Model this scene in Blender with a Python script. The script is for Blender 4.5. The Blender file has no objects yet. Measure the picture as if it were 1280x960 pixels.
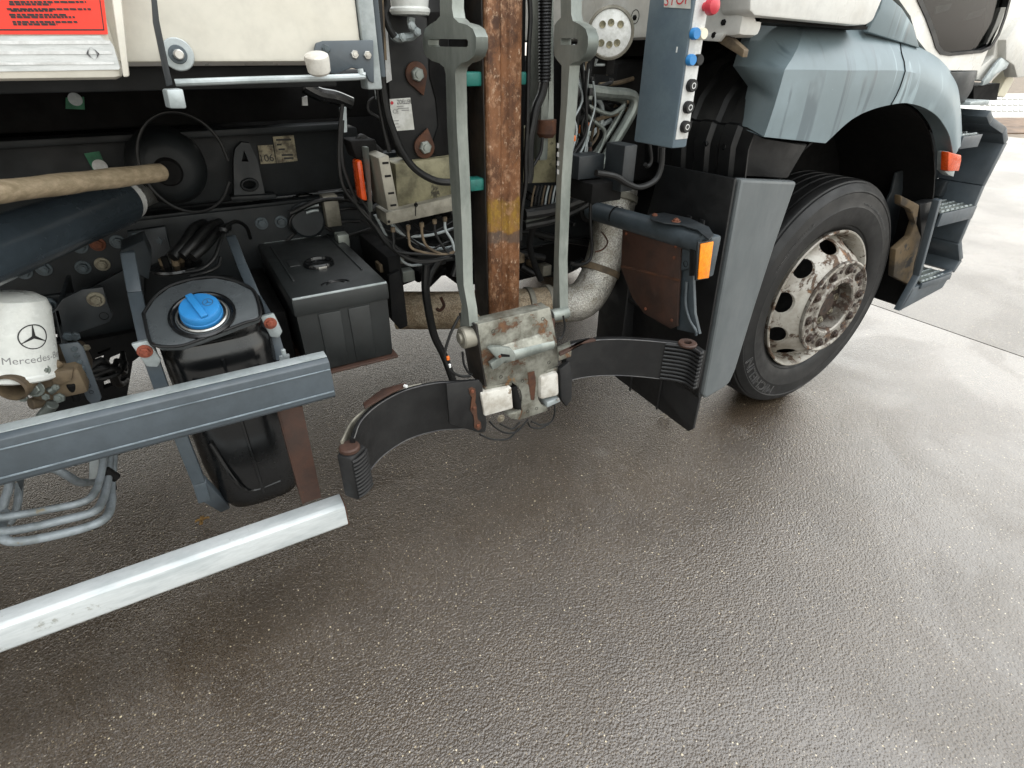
import bpy, bmesh, math, random
from mathutils import Vector, Matrix
R = math.radians
random.seed(7)
scene = bpy.context.scene

# ------------------------------------------------------------------ camera, sky, sun, exposure
CAM_F, PITCH, ROLL, YAW, CAM_H = 682.73, R(31.2517), R(.2618), R(30.2019), 1.462
fw = Vector((math.sin(YAW)*math.cos(PITCH), math.cos(YAW)*math.cos(PITCH), -math.sin(PITCH)))
_r0 = Vector((math.cos(YAW), -math.sin(YAW), 0)); _u0 = _r0.cross(fw)
rt = math.cos(ROLL)*_r0 + math.sin(ROLL)*_u0
up = -math.sin(ROLL)*_r0 + math.cos(ROLL)*_u0
cam = bpy.data.cameras.new('camera'); camo = bpy.data.objects.new('camera', cam)
scene.collection.objects.link(camo)
cam.sensor_fit = 'HORIZONTAL'; cam.sensor_width = 36.0; cam.lens = 36.0*CAM_F/1280
cam.clip_start = .02; cam.clip_end = 1000
camo.matrix_world = Matrix(((rt.x, up.x, -fw.x, 0), (rt.y, up.y, -fw.y, 0), (rt.z, up.z, -fw.z, CAM_H), (0, 0, 0, 1)))
scene.camera = camo

SUN_EL, SUN_AZ = R(70), R(112)          # overcast: a broad soft glow high ahead of the truck
w = bpy.data.worlds.new('World'); scene.world = w; w.use_nodes = True
nt = w.node_tree; nt.nodes.clear()
sky = nt.nodes.new('ShaderNodeTexSky'); sky.sky_type = 'NISHITA'; sky.sun_disc = False
sky.sun_elevation = SUN_EL; sky.sun_rotation = SUN_AZ; sky.air_density = 3.0; sky.dust_density = 1.0; sky.ozone_density = 1.0
hs = nt.nodes.new('ShaderNodeHueSaturation'); hs.inputs['Saturation'].default_value = .22
bg = nt.nodes.new('ShaderNodeBackground'); bg.inputs['Strength'].default_value = .15
wo = nt.nodes.new('ShaderNodeOutputWorld')
nt.links.new(sky.outputs[0], hs.inputs['Color']); nt.links.new(hs.outputs[0], bg.inputs['Color']); nt.links.new(bg.outputs[0], wo.inputs[0])
sl = bpy.data.lights.new('sun', 'SUN'); sl.energy = .5; sl.angle = R(80); sl.color = (1, .985, .965)
so = bpy.data.objects.new('sun', sl); scene.collection.objects.link(so)
sd = Vector((math.sin(SUN_AZ)*math.cos(SUN_EL), math.cos(SUN_AZ)*math.cos(SUN_EL), math.sin(SUN_EL)))
so.rotation_euler = (-sd).to_track_quat('-Z', 'Y').to_euler(); so.location = sd*20
scene.view_settings.view_transform = 'Standard'; scene.view_settings.look = 'None'
scene.view_settings.exposure = 1.55; scene.view_settings.gamma = 1.0; scene.view_settings.use_curve_mapping = False
scene.cycles.max_bounces = 8

# ------------------------------------------------------------------ measuring: where a sight line meets a plane of the place
EYE = Vector((0, 0, CAM_H))
def _ray(x, y): return fw*CAM_F + rt*(x-640) - up*(y-480)
def A(x, y, Y): d = _ray(x, y); return EYE + d*(Y/d.y)          # on the plane y = Y
def AX(x, y, X): d = _ray(x, y); return EYE + d*(X/d.x)         # on the plane x = X
def AZ(x, y, Z): d = _ray(x, y); return EYE + d*((Z-CAM_H)/d.z) # on the plane z = Z

# ------------------------------------------------------------------ materials
def lin(c):
    if isinstance(c, str):
        v = [int(c[i:i+2], 16)/255 for i in (1, 3, 5)]
        return tuple((x/12.92 if x <= .04045 else ((x+.055)/1.055)**2.4) for x in v) + (1,)
    return tuple(c) + ((1,) if len(c) == 3 else ())
class NT:
    def __init__(s, name):
        s.m = bpy.data.materials.new(name); s.m.use_nodes = True; s.t = s.m.node_tree; s.t.nodes.clear()
        s.o = s.n('OutputMaterial'); s.b = s.n('BsdfPrincipled'); s.l(s.b.outputs[0], s.o.inputs[0])
        s.pos = s.n('NewGeometry').outputs['Position']
    def n(s, k, **kw):
        x = s.t.nodes.new('ShaderNode'+k)
        for a, b in kw.items(): setattr(x, a, b)
        return x
    def l(s, a, b): s.t.links.new(a, b)
    def set(s, i, v):
        if hasattr(v, 'default_value') or hasattr(v, 'links'): s.l(v, s.b.inputs[i])
        else: s.b.inputs[i].default_value = v
    def vec(s, scale): x = s.n('VectorMath', operation='MULTIPLY'); s.l(s.pos, x.inputs[0]); x.inputs[1].default_value = scale; return x.outputs[0]
    def noise(s, sc, det=5, rough=.6, vec=None, dist=0):
        x = s.n('TexNoise'); x.inputs['Scale'].default_value = sc; x.inputs['Detail'].default_value = det
        x.inputs['Roughness'].default_value = rough; x.inputs['Distortion'].default_value = dist
        s.l(vec if vec is not None else s.pos, x.inputs['Vector']); return x.outputs['Fac']
    def voro(s, sc, feat='F1', vec=None):
        x = s.n('TexVoronoi', feature=feat); x.inputs['Scale'].default_value = sc
        s.l(vec if vec is not None else s.pos, x.inputs['Vector']); return x
    def ramp(s, f, a, b, lo=0., hi=1.):
        x = s.n('MapRange'); x.interpolation_type = 'SMOOTHSTEP'
        s.l(f, x.inputs[0]); x.inputs[1].default_value = a; x.inputs[2].default_value = b; x.inputs[3].default_value = lo; x.inputs[4].default_value = hi
        return x.outputs[0]
    def mix(s, f, a, b):
        x = s.n('Mix', data_type='RGBA')
        if isinstance(f, float): x.inputs[0].default_value = f
        else: s.l(f, x.inputs[0])
        for i, v in ((6, a), (7, b)):
            if isinstance(v, (tuple, str)): x.inputs[i].default_value = lin(v)
            else: s.l(v, x.inputs[i])
        return x.outputs[2]
    def math(s, op, a, b):
        x = s.n('Math', operation=op)
        for i, v in ((0, a), (1, b)):
            if isinstance(v, (int, float)): x.inputs[i].default_value = v
            else: s.l(v, x.inputs[i])
        return x.outputs[0]
    def bump(s, h, strength, dist=.002):
        x = s.n('Bump'); x.inputs['Strength'].default_value = strength; x.inputs['Distance'].default_value = dist
        s.l(h, x.inputs['Height']); s.l(x.outputs[0], s.b.inputs['Normal'])
def M(name, c, c2=None, sc=7, lo=.4, hi=.65, rough=.5, rough2=None, metal=0., rust=None, rsc=14, bump=.15, bsc=90, stretch=None, spec=.5,
      rustcol=('#5a3418', '#2e1b10', '#8a5524'), fine=True):
    s = NT(name); v = s.vec(stretch) if stretch else None
    col = lin(c); f = s.ramp(s.noise(sc, 6, .65, v), lo, hi)
    colr = s.mix(f, c, c2 or c)
    if fine:
        g = s.ramp(s.noise(sc*9, 4, .7, v), .35, .75)
        colr = s.mix(s.math('MULTIPLY', g, .22), colr, tuple(x*.45 for x in col[:3]))
    rg = s.ramp(s.noise(sc*2.3, 4, .6), .3, .7, rough, rough2 if rough2 is not None else min(1, rough+.15))
    if rust:
        rf = s.ramp(s.noise(rsc, 8, .72, dist=.4), 1-rust, 1-rust+.06)
        rc = s.mix(s.ramp(s.noise(rsc*3, 6, .7), .35, .65), rustcol[0], rustcol[1])
        rc = s.mix(s.ramp(s.noise(rsc*1.3, 5, .7), .55, .7), rc, rustcol[2])
        colr = s.mix(rf, colr, rc)
        mx = s.n('Mix'); s.l(rf, mx.inputs[0]); s.l(rg, mx.inputs[2]); mx.inputs[3].default_value = .8; rg = mx.outputs[0]
        s.set('Metallic', s.math('MULTIPLY', s.math('SUBTRACT', 1., rf), metal))
    else: s.set('Metallic', metal)
    s.set('Base Color', colr); s.set('Roughness', rg); s.b.inputs['Specular IOR Level'].default_value = spec
    if bump: s.bump(s.noise(bsc, 4, .6), bump, .001)
    return s.m

MAT = {}
MAT['white'] = M('white_paint', '#d2cec2', '#c6c0b0', sc=2.2, lo=.45, hi=.75, rough=.38, bump=.05, rust=.33, rsc=5, rustcol=('#b7ad98', '#a59a84', '#c4bba8'))
MAT['cab_white'] = M('cab_white_paint', '#d6d5d0', '#c8c5bd', sc=3, rough=.25, bump=.03)
MAT['grey_paint'] = M('anthracite_paint', '#454d53', '#3d4449', sc=6, rough=.34, rough2=.5, bump=.08)
MAT['box_paint'] = M('control_box_paint', '#5a6870', '#52606a', sc=9, rough=.4, bump=.1, bsc=200)
MAT['skirt'] = M('skirt_plastic', '#5b5f60', '#505556', sc=4, rough=.42, bump=.12, bsc=200, stretch=(1, 1, .3))
MAT['shroud'] = M('satin_shroud_plastic', '#505456', '#44484a', sc=6, rough=.22, bump=.06)
MAT['dark_paint'] = M('dark_grey_paint', '#22272a', '#181b1d', sc=8, rough=.42, bump=.1)
MAT['frame'] = M('chassis_black_paint', '#1b1f21', '#101213', sc=5, rough=.5, spec=.35, bump=.2, rust=.30, rsc=9, rustcol=('#2a1c12', '#1c1510', '#39281a'))
MAT['black'] = M('black_plastic', '#101112', '#0b0b0c', sc=9, rough=.42, spec=.4, bump=.12, bsc=160)
MAT['black_gloss'] = M('glossy_black_plastic', '#0e0f10', '#161718', sc=6, rough=.16, rough2=.3, bump=.05)
MAT['box_black'] = M('grained_black_plastic', '#1f2222', '#181a1a', sc=5, rough=.4, rough2=.55, bump=.25, bsc=260)
MAT['tyre'] = M('tyre_rubber', '#090909', '#100f0f', sc=7, rough=.48, rough2=.62, spec=.38, bump=.12, bsc=120)
MAT['rubber'] = M('rubber', '#0f0f10', '#171717', sc=10, rough=.5, bump=.15, bsc=120)
MAT['hose'] = M('hose_rubber', '#090a0a', '#111111', sc=20, rough=.4, spec=.4, bump=.1)
MAT['belt'] = M('corded_rubber_belt', '#0d0d0e', '#1a1a1a', sc=14, rough=.42, rough2=.6, bump=.5, bsc=330, spec=.45, rust=.30, rsc=12, rustcol=('#2b2926', '#22201e', '#35322d'))
MAT['dark'] = M('grimy_black', '#070707', '#0e0c0b', sc=10, rough=.75, spec=.25)
MAT['steel'] = M('bare_steel', '#8d928c', '#6c726d', sc=9, rough=.42, metal=.55, rust=.32, rsc=16, stretch=(1, 1, .35), rustcol=('#6e5a44', '#4a4038', '#8f6f45'))
MAT['galv'] = M('galvanised_steel', '#a9b0b1', '#8e9696', sc=14, rough=.42, metal=.4, bump=.12, rust=.25, rsc=10, rustcol=('#8b8476', '#777064', '#989080'))
MAT['alu_rail'] = M('aluminium_rail', '#bcc0c0', '#a3a9aa', sc=9, rough=.42, metal=.1, stretch=(.4, 1, 2.2), rust=.40, rsc=9, rustcol=('#949a9a', '#8a887e', '#aeb0aa'))
MAT['alu'] = M('dirty_aluminium', '#8c887c', '#5e5b50', sc=7, rough=.5, metal=.4, rust=.36, rsc=9, rustcol=('#4a4536', '#3a372d', '#6b6650'))
MAT['alu_green'] = M('oily_stained_aluminium', '#7f7a60', '#4f4b38', sc=11, rough=.55, metal=.15, rust=.42, rsc=9, rustcol=('#3f3a29', '#2b281e', '#938d6f'))
MAT['chrome'] = M('bright_zinc', '#b8b8b4', '#8f8c86', sc=15, rough=.25, metal=.8, rust=.3, rsc=25)
MAT['bolt'] = M('painted_bolt', '#4b555a', '#363d40', sc=30, rough=.45)
MAT['bolt_zinc'] = M('zinc_bolt', '#8f8a7a', '#6d6455', sc=40, rough=.4, metal=.6, rust=.35, rsc=30)
MAT['bolt_rust'] = M('rusty_bolt', '#6a3b25', '#4a2c1d', sc=30, rough=.7)
MAT['bolt_red'] = M('red_marked_bolt', '#8e4a36', '#6f3626', sc=40, rough=.6)
MAT['rust'] = M('rust', '#4e2e1a', '#352016', sc=16, rough=.72, bump=.4, bsc=120, rust=.4, rsc=20)
MAT['rust_plate'] = M('rusty_brown_plate', '#3d261b', '#2d1e17', sc=10, rough=.6, rough2=.75, bump=.3, rust=.36, rsc=22, rustcol=('#5a351f', '#46291a', '#6d4a30'))
MAT['bracket'] = M('worn_bracket', '#94948a', '#5c5a50', sc=15, lo=.35, hi=.62, rough=.38, metal=.5, rust=.46, rsc=15, rustcol=('#5f4229', '#402a1d', '#86653a'), bump=.3)
MAT['wood'] = M('weathered_wood', '#8f8069', '#6d6049', sc=6, lo=.3, hi=.7, rough=.7, bump=.3, bsc=60, stretch=(.5, 14, 16), rust=.36, rsc=5, rustcol=('#5a4a3b', '#4b3d30', '#97846a'))
MAT['teal'] = M('teal_plastic', '#16695f', '#0f4f49', sc=12, rough=.45)
MAT['blue'] = M('blue_plastic', '#2c7fbe', '#2672ac', sc=10, rough=.4, fine=False)
MAT['red'] = M('red_button', '#b83440', rough=.35, fine=False)
MAT['cream'] = M('cream_button', '#d9d3bd', rough=.4, fine=False)
MAT['bwhite'] = M('white_strip', '#cfd0ce', '#b3b3b0', sc=20, rough=.45)
MAT['orange_refl'] = M('amber_reflector', '#f08a0a', '#e07a05', sc=60, rough=.2, fine=False)
MAT['orange_lamp'] = M('orange_lamp', '#c94a14', '#b23d0e', sc=30, rough=.18, fine=False)
MAT['orange'] = M('orange_plastic', '#d46a24', rough=.4, fine=False)
MAT['filter'] = M('white_filter_paint', '#d6d8d4', '#c8cac5', sc=6, rough=.22, bump=.02)
MAT['brass'] = M('dirty_brown_metal', '#6f604b', '#4a3f32', sc=14, rough=.6, metal=.2, bump=.3)
MAT['pipe'] = M('galvanised_pipe', '#858c90', '#6c7274', sc=18, rough=.48, metal=.25, rust=.38, rsc=18, rustcol=('#7a705c', '#66604f', '#8c8268'))
MAT['print'] = M('black_print', '#1d1d1d', rough=.5, fine=False)
MAT['print_grey'] = M('grey_print', '#777777', rough=.5, fine=False)
MAT['print_red'] = M('red_print', '#b82430', rough=.5, fine=False)
MAT['sticker_red'] = M('red_sticker', '#e8321e', '#d92a18', sc=3, rough=.35, fine=False)
MAT['sticker_white'] = M('white_label', '#c9c9c4', '#aeaea6', sc=20, rough=.4)
MAT['sticker_dirty'] = M('grimy_label', '#a39a80', '#5a5244', sc=40, rough=.6, rust=.4, rsc=45)
MAT['sticker_green'] = M('green_sticker', '#0f6b46', '#0b5236', sc=20, rough=.45, fine=False)
MAT['reflective'] = M('reflective_strip', '#c2c4c2', '#adb0ae', sc=20, rough=.35, stretch=(1, 1, 8))
_g = NT('tinted_window_glass'); _g.set('Base Color', lin('#6b7070')); _g.set('Roughness', .02); _g.b.inputs['IOR'].default_value = 1.18; _g.b.inputs['Transmission Weight'].default_value = 1.
MAT['glass'] = _g.m
MAT['lens'] = M('clear_lens', '#e8e9e6', '#cfd0cb', sc=60, rough=.15, bump=.3, bsc=200, fine=False)
MAT['led'] = M('led_reflector', '#8f8a72', '#6d6a58', sc=60, rough=.2, metal=.5)
def wrap_mat(name, ca, cb, cc, metal, rough):
    s = NT(name); vo = s.voro(190); n1 = s.noise(9, 6, .7); n2 = s.noise(24, 5, .65, dist=.8)
    c = s.mix(s.ramp(n1, .42, .62), ca, cb); c = s.mix(s.ramp(n2, .58, .7, 0, .8), c, cc); c = s.mix(s.ramp(vo.outputs['Distance'], .3, .7, 0, .5), c, cc)
    s.set('Base Color', c); s.set('Metallic', metal); s.set('Roughness', s.ramp(n2, .3, .7, rough, rough+.2))
    s.bump(s.math('ADD', s.math('MULTIPLY', vo.outputs['Distance'], -.8), s.math('MULTIPLY', n2, 2.5)), .7, .004); return s.m
MAT['foil'] = wrap_mat('embossed_heat_foil', '#cfccc4', '#a9a498', '#6e6656', .75, .3)
MAT['wrap'] = wrap_mat('soiled_pipe_wrap', '#b3a48c', '#8f7d65', '#5b4c3a', .35, .45)
MAT['mud'] = M('mud_caked_plastic', '#54452f', '#2e271d', sc=9, rough=.8, bump=.4, rust=.45, rsc=8, rustcol=('#1b1a18', '#25211c', '#141414'))
MAT['rim'] = M('chipped_white_rim', '#a29e95', '#7f776b', sc=8, rough=.34, bump=.2, rust=.485, rsc=13, rustcol=('#54402f', '#3b2f26', '#7a583a'))
MAT['ring'] = M('worn_hub_ring', '#97938b', '#635c53', sc=16, rough=.38, metal=.5, rust=.5, rsc=20, rustcol=('#47362b', '#2f2722', '#6e5138'))
MAT['knuckle'] = M('scuffed_white_plastic', '#c3c0b8', '#a39d92', sc=25, rough=.45, rust=.4, rsc=22, rustcol=('#8a7f70', '#6f6252', '#a59a8a'))
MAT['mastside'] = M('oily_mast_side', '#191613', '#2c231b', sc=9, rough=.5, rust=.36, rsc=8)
MAT['letter'] = M('scuffed_rubber_edge', '#5a5957', '#444345', sc=20, rough=.6, fine=False)
MAT['rail_line'] = M('worn_paint_edge', '#78838a', '#596268', sc=14, rough=.4)
MAT['cyl_paint'] = M('glossy_cylinder_paint', '#333b41', '#2b3237', sc=5, rough=.16, rough2=.3, bump=.03)
MAT['out_paint'] = M('weathered_slate_paint', '#3f474c', '#343b3f', sc=12, rough=.38, rough2=.55, bump=.15, rust=.30, rsc=16)
MAT['nut'] = M('rusted_nut', '#3d2f26', '#221c18', sc=40, rough=.6, metal=.2)
MAT['paper'] = M('paper_scrap', '#b5ab9a', '#8a8072', sc=60, rough=.7)
MAT['leaf'] = M('dry_leaf', '#8a6a38', '#6b4d26', sc=80, rough=.7)

def fender_mat():
    s = NT('streaked_fender_plastic')
    z = s.n('SeparateXYZ'); s.l(s.pos, z.inputs[0])
    long = s.noise(1., 3, .5, s.vec((17, 3, .9)), .9); brk = s.noise(1., 3, .6, s.vec((9, 3, 5)))
    drip = s.math('MULTIPLY', s.ramp(long, .56, .63), s.ramp(brk, .42, .56))
    thin = s.math('MULTIPLY', s.ramp(s.noise(1., 2, .5, s.vec((55, 5, .8)), .4), .66, .70), s.ramp(brk, .40, .5))
    pale = s.math('MULTIPLY', s.ramp(s.noise(1., 3, .5, s.vec((13, 3, 1.4)), 1.1), .58, .66), s.ramp(s.noise(3, 3, .5), .45, .6))
    c = s.mix(s.ramp(s.noise(4, 5, .6), .35, .7), '#626f73', '#6d7b80')
    c = s.mix(s.math('MULTIPLY', pale, .7), c, '#93a3a8'); c = s.mix(s.math('MULTIPLY', drip, .75), c, '#48545a'); c = s.mix(s.math('MULTIPLY', thin, .85), c, '#39444a')
    sp = s.ramp(s.noise(260, 2, .5), .78, .81); c = s.mix(s.math('MULTIPLY', sp, .7), c, '#c4caca')
    s.set('Base Color', c); s.set('Roughness', s.ramp(drip, 0, 1, .46, .28)); s.bump(s.noise(220, 3, .6), .10, .001)
    return s.m
MAT['fender'] = fender_mat()
def post_mat():
    s = NT('rusted_mast_steel'); v = s.vec((1.1, 1, .72))
    n1 = s.noise(11, 8, .75, v, .2); n2 = s.noise(90, 6, .7, v); n3 = s.noise(34, 6, .75, v)
    c = s.mix(s.ramp(n1, .38, .6), '#553724', '#82583a'); c = s.mix(s.ramp(n3, .50, .68, 0, .8), c, '#b08a6c'); c = s.mix(s.ramp(n2, .56, .7, 0, .8), c, '#d0b59a')
    c = s.mix(s.ramp(s.noise(6, 6, .7), .54, .64, 0, .7), c, '#3a2419'); c = s.mix(s.ramp(s.noise(19, 5, .7), .62, .7, 0, .7), c, '#8f5a24')
    z = s.n('SeparateXYZ'); s.l(s.pos, z.inputs[0]); zz = s.math('ADD', z.outputs[2], s.math('MULTIPLY', s.math('SUBTRACT', s.noise(14, 4, .6), .5), .09))
    band = s.math('MULTIPLY', s.ramp(zz, .985, 1.0), s.ramp(zz, 1.10, 1.085))
    c = s.mix(s.math('MULTIPLY', s.math('MULTIPLY', band, s.ramp(n3, .3, .62, 1., .25)), .85), c, '#a3812f')
    pat = s.math('MULTIPLY', s.ramp(zz, .95, .965), s.ramp(zz, .995, .985)); c = s.mix(s.math('MULTIPLY', pat, .6), c, '#55504a')
    s.set('Base Color', c); s.set('Roughness', s.ramp(n2, .3, .7, .34, .68)); s.set('Metallic', .28); s.bump(n2, .6, .0015)
    return s.m
MAT['post'] = post_mat()
def text_red():   # red board
    return MAT['sticker_red']
def asphalt_mat(name='wet_asphalt', lift=0., film=1.):
    s = NT(name)
    big = s.noise(.7, 4, .55); mid = s.noise(5, 5, .6); fine = s.noise(260, 3, .6)
    vg = s.voro(155); grain = s.noise(215, 5, .65); gr2 = s.noise(84, 4, .6)
    c = s.mix(s.ramp(grain, .35, .7), '#30281f', '#4f4335')
    c = s.mix(s.ramp(mid, .4, .7, 0, .6), c, '#32291f'); c = s.mix(s.ramp(big, .5, .75, 0, .5), c, '#463c2f')
    if lift: c = s.mix(lift, c, '#6e6b66')
    for sc, thr, rad, ca, cb in ((110, .86, .24, '#7d6f59', '#bfb194'), (190, .84, .32, '#6d6252', '#a59a86'), (70, .965, .20, '#94856a', '#cdbf9f'), (30, .985, .10, '#8b7c62', '#b7a98b')):
        vs = s.voro(sc); cs = s.n('SeparateColor'); s.l(vs.outputs['Color'], cs.inputs[0])
        pick = s.math('MULTIPLY', s.ramp(cs.outputs[0], thr, thr+.02), s.ramp(vs.outputs['Distance'], rad+.05, rad-.04))
        pick = s.math('MULTIPLY', pick, s.ramp(cs.outputs[1], 0, 1, .25, 1.))
        c = s.mix(pick, c, s.mix(cs.outputs[2], ca, cb))
    # two pale scuffs where something was set down
    for p, r0 in ((AZ(925, 540, 0), .05), (AZ(752, 566, 0), .045), (AZ(777, 584, 0), .03)):
        d = s.n('VectorMath', operation='DISTANCE'); s.l(s.pos, d.inputs[0]); d.inputs[1].default_value = (p.x, p.y, .0)
        dd = s.math('ADD', d.outputs['Value'], s.math('MULTIPLY', s.noise(40, 4, .7), .05))
        ring = s.ramp(dd, r0+.035, r0-.01)
        c = s.mix(s.math('MULTIPLY', ring, s.ramp(s.noise(120, 4, .7), .4, .7, 0, .4)), c, '#8d8a84')
    s.set('Base Color', c)
    s.set('Roughness', s.math('ADD', s.ramp(big, .35, .65, .18, .34), s.ramp(grain, .3, .7, 0, .16)))
    s.b.inputs['IOR'].default_value = 1.5
    wet = s.ramp(s.noise(1.6, 4, .6, None, .6), .38, .62); 
    # gloss lowered under the truck to darken the ground, as if sheltered and drier
    xyz = s.n('SeparateXYZ'); s.l(s.pos, xyz.inputs[0]); wob = s.math('MULTIPLY', s.math('SUBTRACT', s.noise(3, 4, .6), .5), .5)
    dry = s.math('MULTIPLY', s.ramp(s.math('ADD', xyz.outputs[1], wob), 1.35, 2.0), s.ramp(s.math('ADD', xyz.outputs[0], wob), 2.9, 2.0))
    dry = s.math('MULTIPLY', dry, s.ramp(xyz.outputs[1], 3.9, 3.3))
    gloss_fac = s.math('SUBTRACT', 1., s.math('MULTIPLY', dry, .52))
    s.set('Coat Weight', s.math('MULTIPLY', s.math('MULTIPLY', gloss_fac, film), s.ramp(wet, 0, 1, .82, 1.))); s.set('Specular IOR Level', s.math('MULTIPLY', gloss_fac, .5)); s.b.inputs['Coat IOR'].default_value = 1.62; s.set('Coat Roughness', s.ramp(wet, 0, 1, .13, .05))
    h = s.math('ADD', s.math('MULTIPLY', vg.outputs['Distance'], -.6), s.math('ADD', s.math('MULTIPLY', gr2, 1.0), s.math('ADD', s.math('MULTIPLY', grain, .6), s.math('MULTIPLY', fine, .25))))
    s.bump(s.math('MULTIPLY', h, s.ramp(wet, 0, 1, 1.15, .85)), .85, .0034)
    for l in list(s.t.links):
        if l.to_socket.name == 'Normal': s.l(l.from_socket, s.b.inputs['Coat Normal']); break
    return s.m
MAT['asphalt'] = asphalt_mat(); MAT['apron'] = asphalt_mat('wet_apron', .2, .45)
MAT['concrete'] = M('wet_concrete', '#8d8c88', '#77766f', sc=1.2, rough=.16, rough2=.3, bump=.25, bsc=60)
MAT['ground'] = M('gravel_ground', '#7a6c5c', '#5e5346', sc=4, rough=.8, bump=.4, bsc=30)
MAT['verge'] = M('brown_gravel_verge', '#7a6553', '#57473a', sc=2, rough=.85, bump=.4, bsc=20)
MAT['pale_road'] = M('pale_paving', '#b8b6b0', '#a5a39d', sc=.6, rough=.3)
MAT['joint'] = M('dark_joint', '#5a564f', rough=.5)

# ------------------------------------------------------------------ geometry helpers
WL = {}
def place(o, loc, parent):
    WL[o.name] = Vector(loc); o.location = loc
    scene.collection.objects.link(o)
    if parent is not None:
        o.parent = parent; o.matrix_parent_inverse = Matrix.Translation(-WL[parent.name])
class G:
    def __init__(s): s.bm = bmesh.new()
    def merge(s, t, bev=0., seg=2, ang=25):
        bmesh.ops.recalc_face_normals(t, faces=t.faces)
        if bev:
            es = [e for e in t.edges if len(e.link_faces) == 2 and e.calc_face_angle(0) > R(ang)]
            if es: bmesh.ops.bevel(t, geom=es, offset=bev, offset_type='OFFSET', segments=seg, profile=.5, affect='EDGES', clamp_overlap=True)
        me = bpy.data.meshes.new('t'); t.to_mesh(me); t.free(); s.bm.from_mesh(me); bpy.data.meshes.remove(me); return s
    def box(s, x0, x1, y0, y1, z0, z1, bev=.003, rot=None):
        t = bmesh.new(); bmesh.ops.create_cube(t, size=1)
        c = Vector(((x0+x1)/2, (y0+y1)/2, (z0+z1)/2)); d = (x1-x0, y1-y0, z1-z0)
        for v in t.verts:
            p = Vector((v.co.x*d[0], v.co.y*d[1], v.co.z*d[2]))
            v.co = (rot @ p if rot else p) + c
        return s.merge(t, bev)
    def plate(s, pts, off, holes=(), bev=0., ang=25):
        t = bmesh.new(); off = Vector(off); loops = [list(pts)] + [list(h) for h in holes]
        es = []
        for L in loops:
            vs = [t.verts.new(p) for p in L]
            for i in range(len(vs)): es.append(t.edges.new((vs[i], vs[(i+1) % len(vs)])))
        if holes: bmesh.ops.triangle_fill(t, edges=es, use_beauty=True, use_dissolve=False)
        else: t.faces.new(list(t.verts))
        fs = list(t.faces)
        r = bmesh.ops.extrude_face_region(t, geom=fs, use_keep_orig=True)
        bmesh.ops.translate(t, verts=[v for v in r['geom'] if isinstance(v, bmesh.types.BMVert)], vec=off)
        if holes: bev = 0
        return s.merge(t, bev, ang=ang)
    def lathe(s, prof, o, axis, seg=32, caps=(False, False)):
        t = bmesh.new(); ax = Vector(axis).normalized(); o = Vector(o)
        a = ax.orthogonal().normalized(); b = ax.cross(a); rings = []
        for r, h in prof:
            rings.append([t.verts.new(o + ax*h + (a*math.cos(k*2*math.pi/seg) + b*math.sin(k*2*math.pi/seg))*max(r, 1e-5)) for k in range(seg)])
        for i in range(len(rings)-1):
            for k in range(seg): t.faces.new((rings[i][k], rings[i][(k+1) % seg], rings[i+1][(k+1) % seg], rings[i+1][k]))
        if caps[0]: t.faces.new(rings[0])
        if caps[1]: t.faces.new(rings[-1])
        bmesh.ops.remove_doubles(t, verts=t.verts, dist=2e-5)
        return s.merge(t)
    def cyl(s, p0, p1, r, r1=None, seg=20, bev=.0015):
        p0 = Vector(p0); p1 = Vector(p1); L = (p1-p0).length; r1 = r if r1 is None else r1; b = min(bev, r*.4, L*.3)
        return s.lathe([(0, 0), (r-b, 0), (r, b), (r1, L-b), (r1-b, L), (0, L)], p0, p1-p0, seg)
    def tube(s, pts, r, seg=10, sub=6, smooth=True, ridge=0):
        pts = [Vector(p) for p in pts]; path = []
        if smooth and len(pts) > 2:
            q = [pts[0]*2-pts[1]] + pts + [pts[-1]*2-pts[-2]]
            for i in range(1, len(q)-2):
                for k in range(sub):
                    u = k/sub; a, b, c, d = q[i-1], q[i], q[i+1], q[i+2]
                    path.append(.5*((2*b) + (c-a)*u + (2*a-5*b+4*c-d)*u*u + (3*b-a-3*c+d)*u**3))
            path.append(pts[-1])
        else: path = pts
        t = bmesh.new(); rings = []; T = (path[1]-path[0]).normalized(); nrm = T.orthogonal().normalized()
        for i, p in enumerate(path):
            T2 = (path[min(i+1, len(path)-1)]-path[max(i-1, 0)]).normalized()
            ax = T.cross(T2)
            if ax.length > 1e-6: nrm = Matrix.Rotation(T.angle(T2), 3, ax.normalized()) @ nrm
            T = T2; b = T.cross(nrm).normalized()
            rr = (r[min(i, len(r)-1)] if isinstance(r, list) else r)*(1 + ridge*(i % 2))
            rings.append([t.verts.new(p + (nrm*math.cos(k*2*math.pi/seg) + b*math.sin(k*2*math.pi/seg))*rr) for k in range(seg)])
        for i in range(len(rings)-1):
            for k in range(seg): t.faces.new((rings[i][k], rings[i][(k+1) % seg], rings[i+1][(k+1) % seg], rings[i+1][k]))
        t.faces.new(rings[0]); t.faces.new(rings[-1])
        return s.merge(t)
    def grid(s, rows, thick=None):
        t = bmesh.new(); V = [[t.verts.new(p) for p in r] for r in rows]
        for i in range(len(V)-1):
            for k in range(len(V[0])-1): t.faces.new((V[i][k], V[i][k+1], V[i+1][k+1], V[i+1][k]))
        bmesh.ops.recalc_face_normals(t, faces=t.faces)
        if thick: bmesh.ops.solidify(t, geom=list(t.faces), thickness=thick)
        return s.merge(t)
    def raw(s, verts, faces):
        vs = [s.bm.verts.new(v) for v in verts]
        for f in faces:
            try: s.bm.faces.new([vs[i] for i in f])
            except ValueError: pass
        return s
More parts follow.
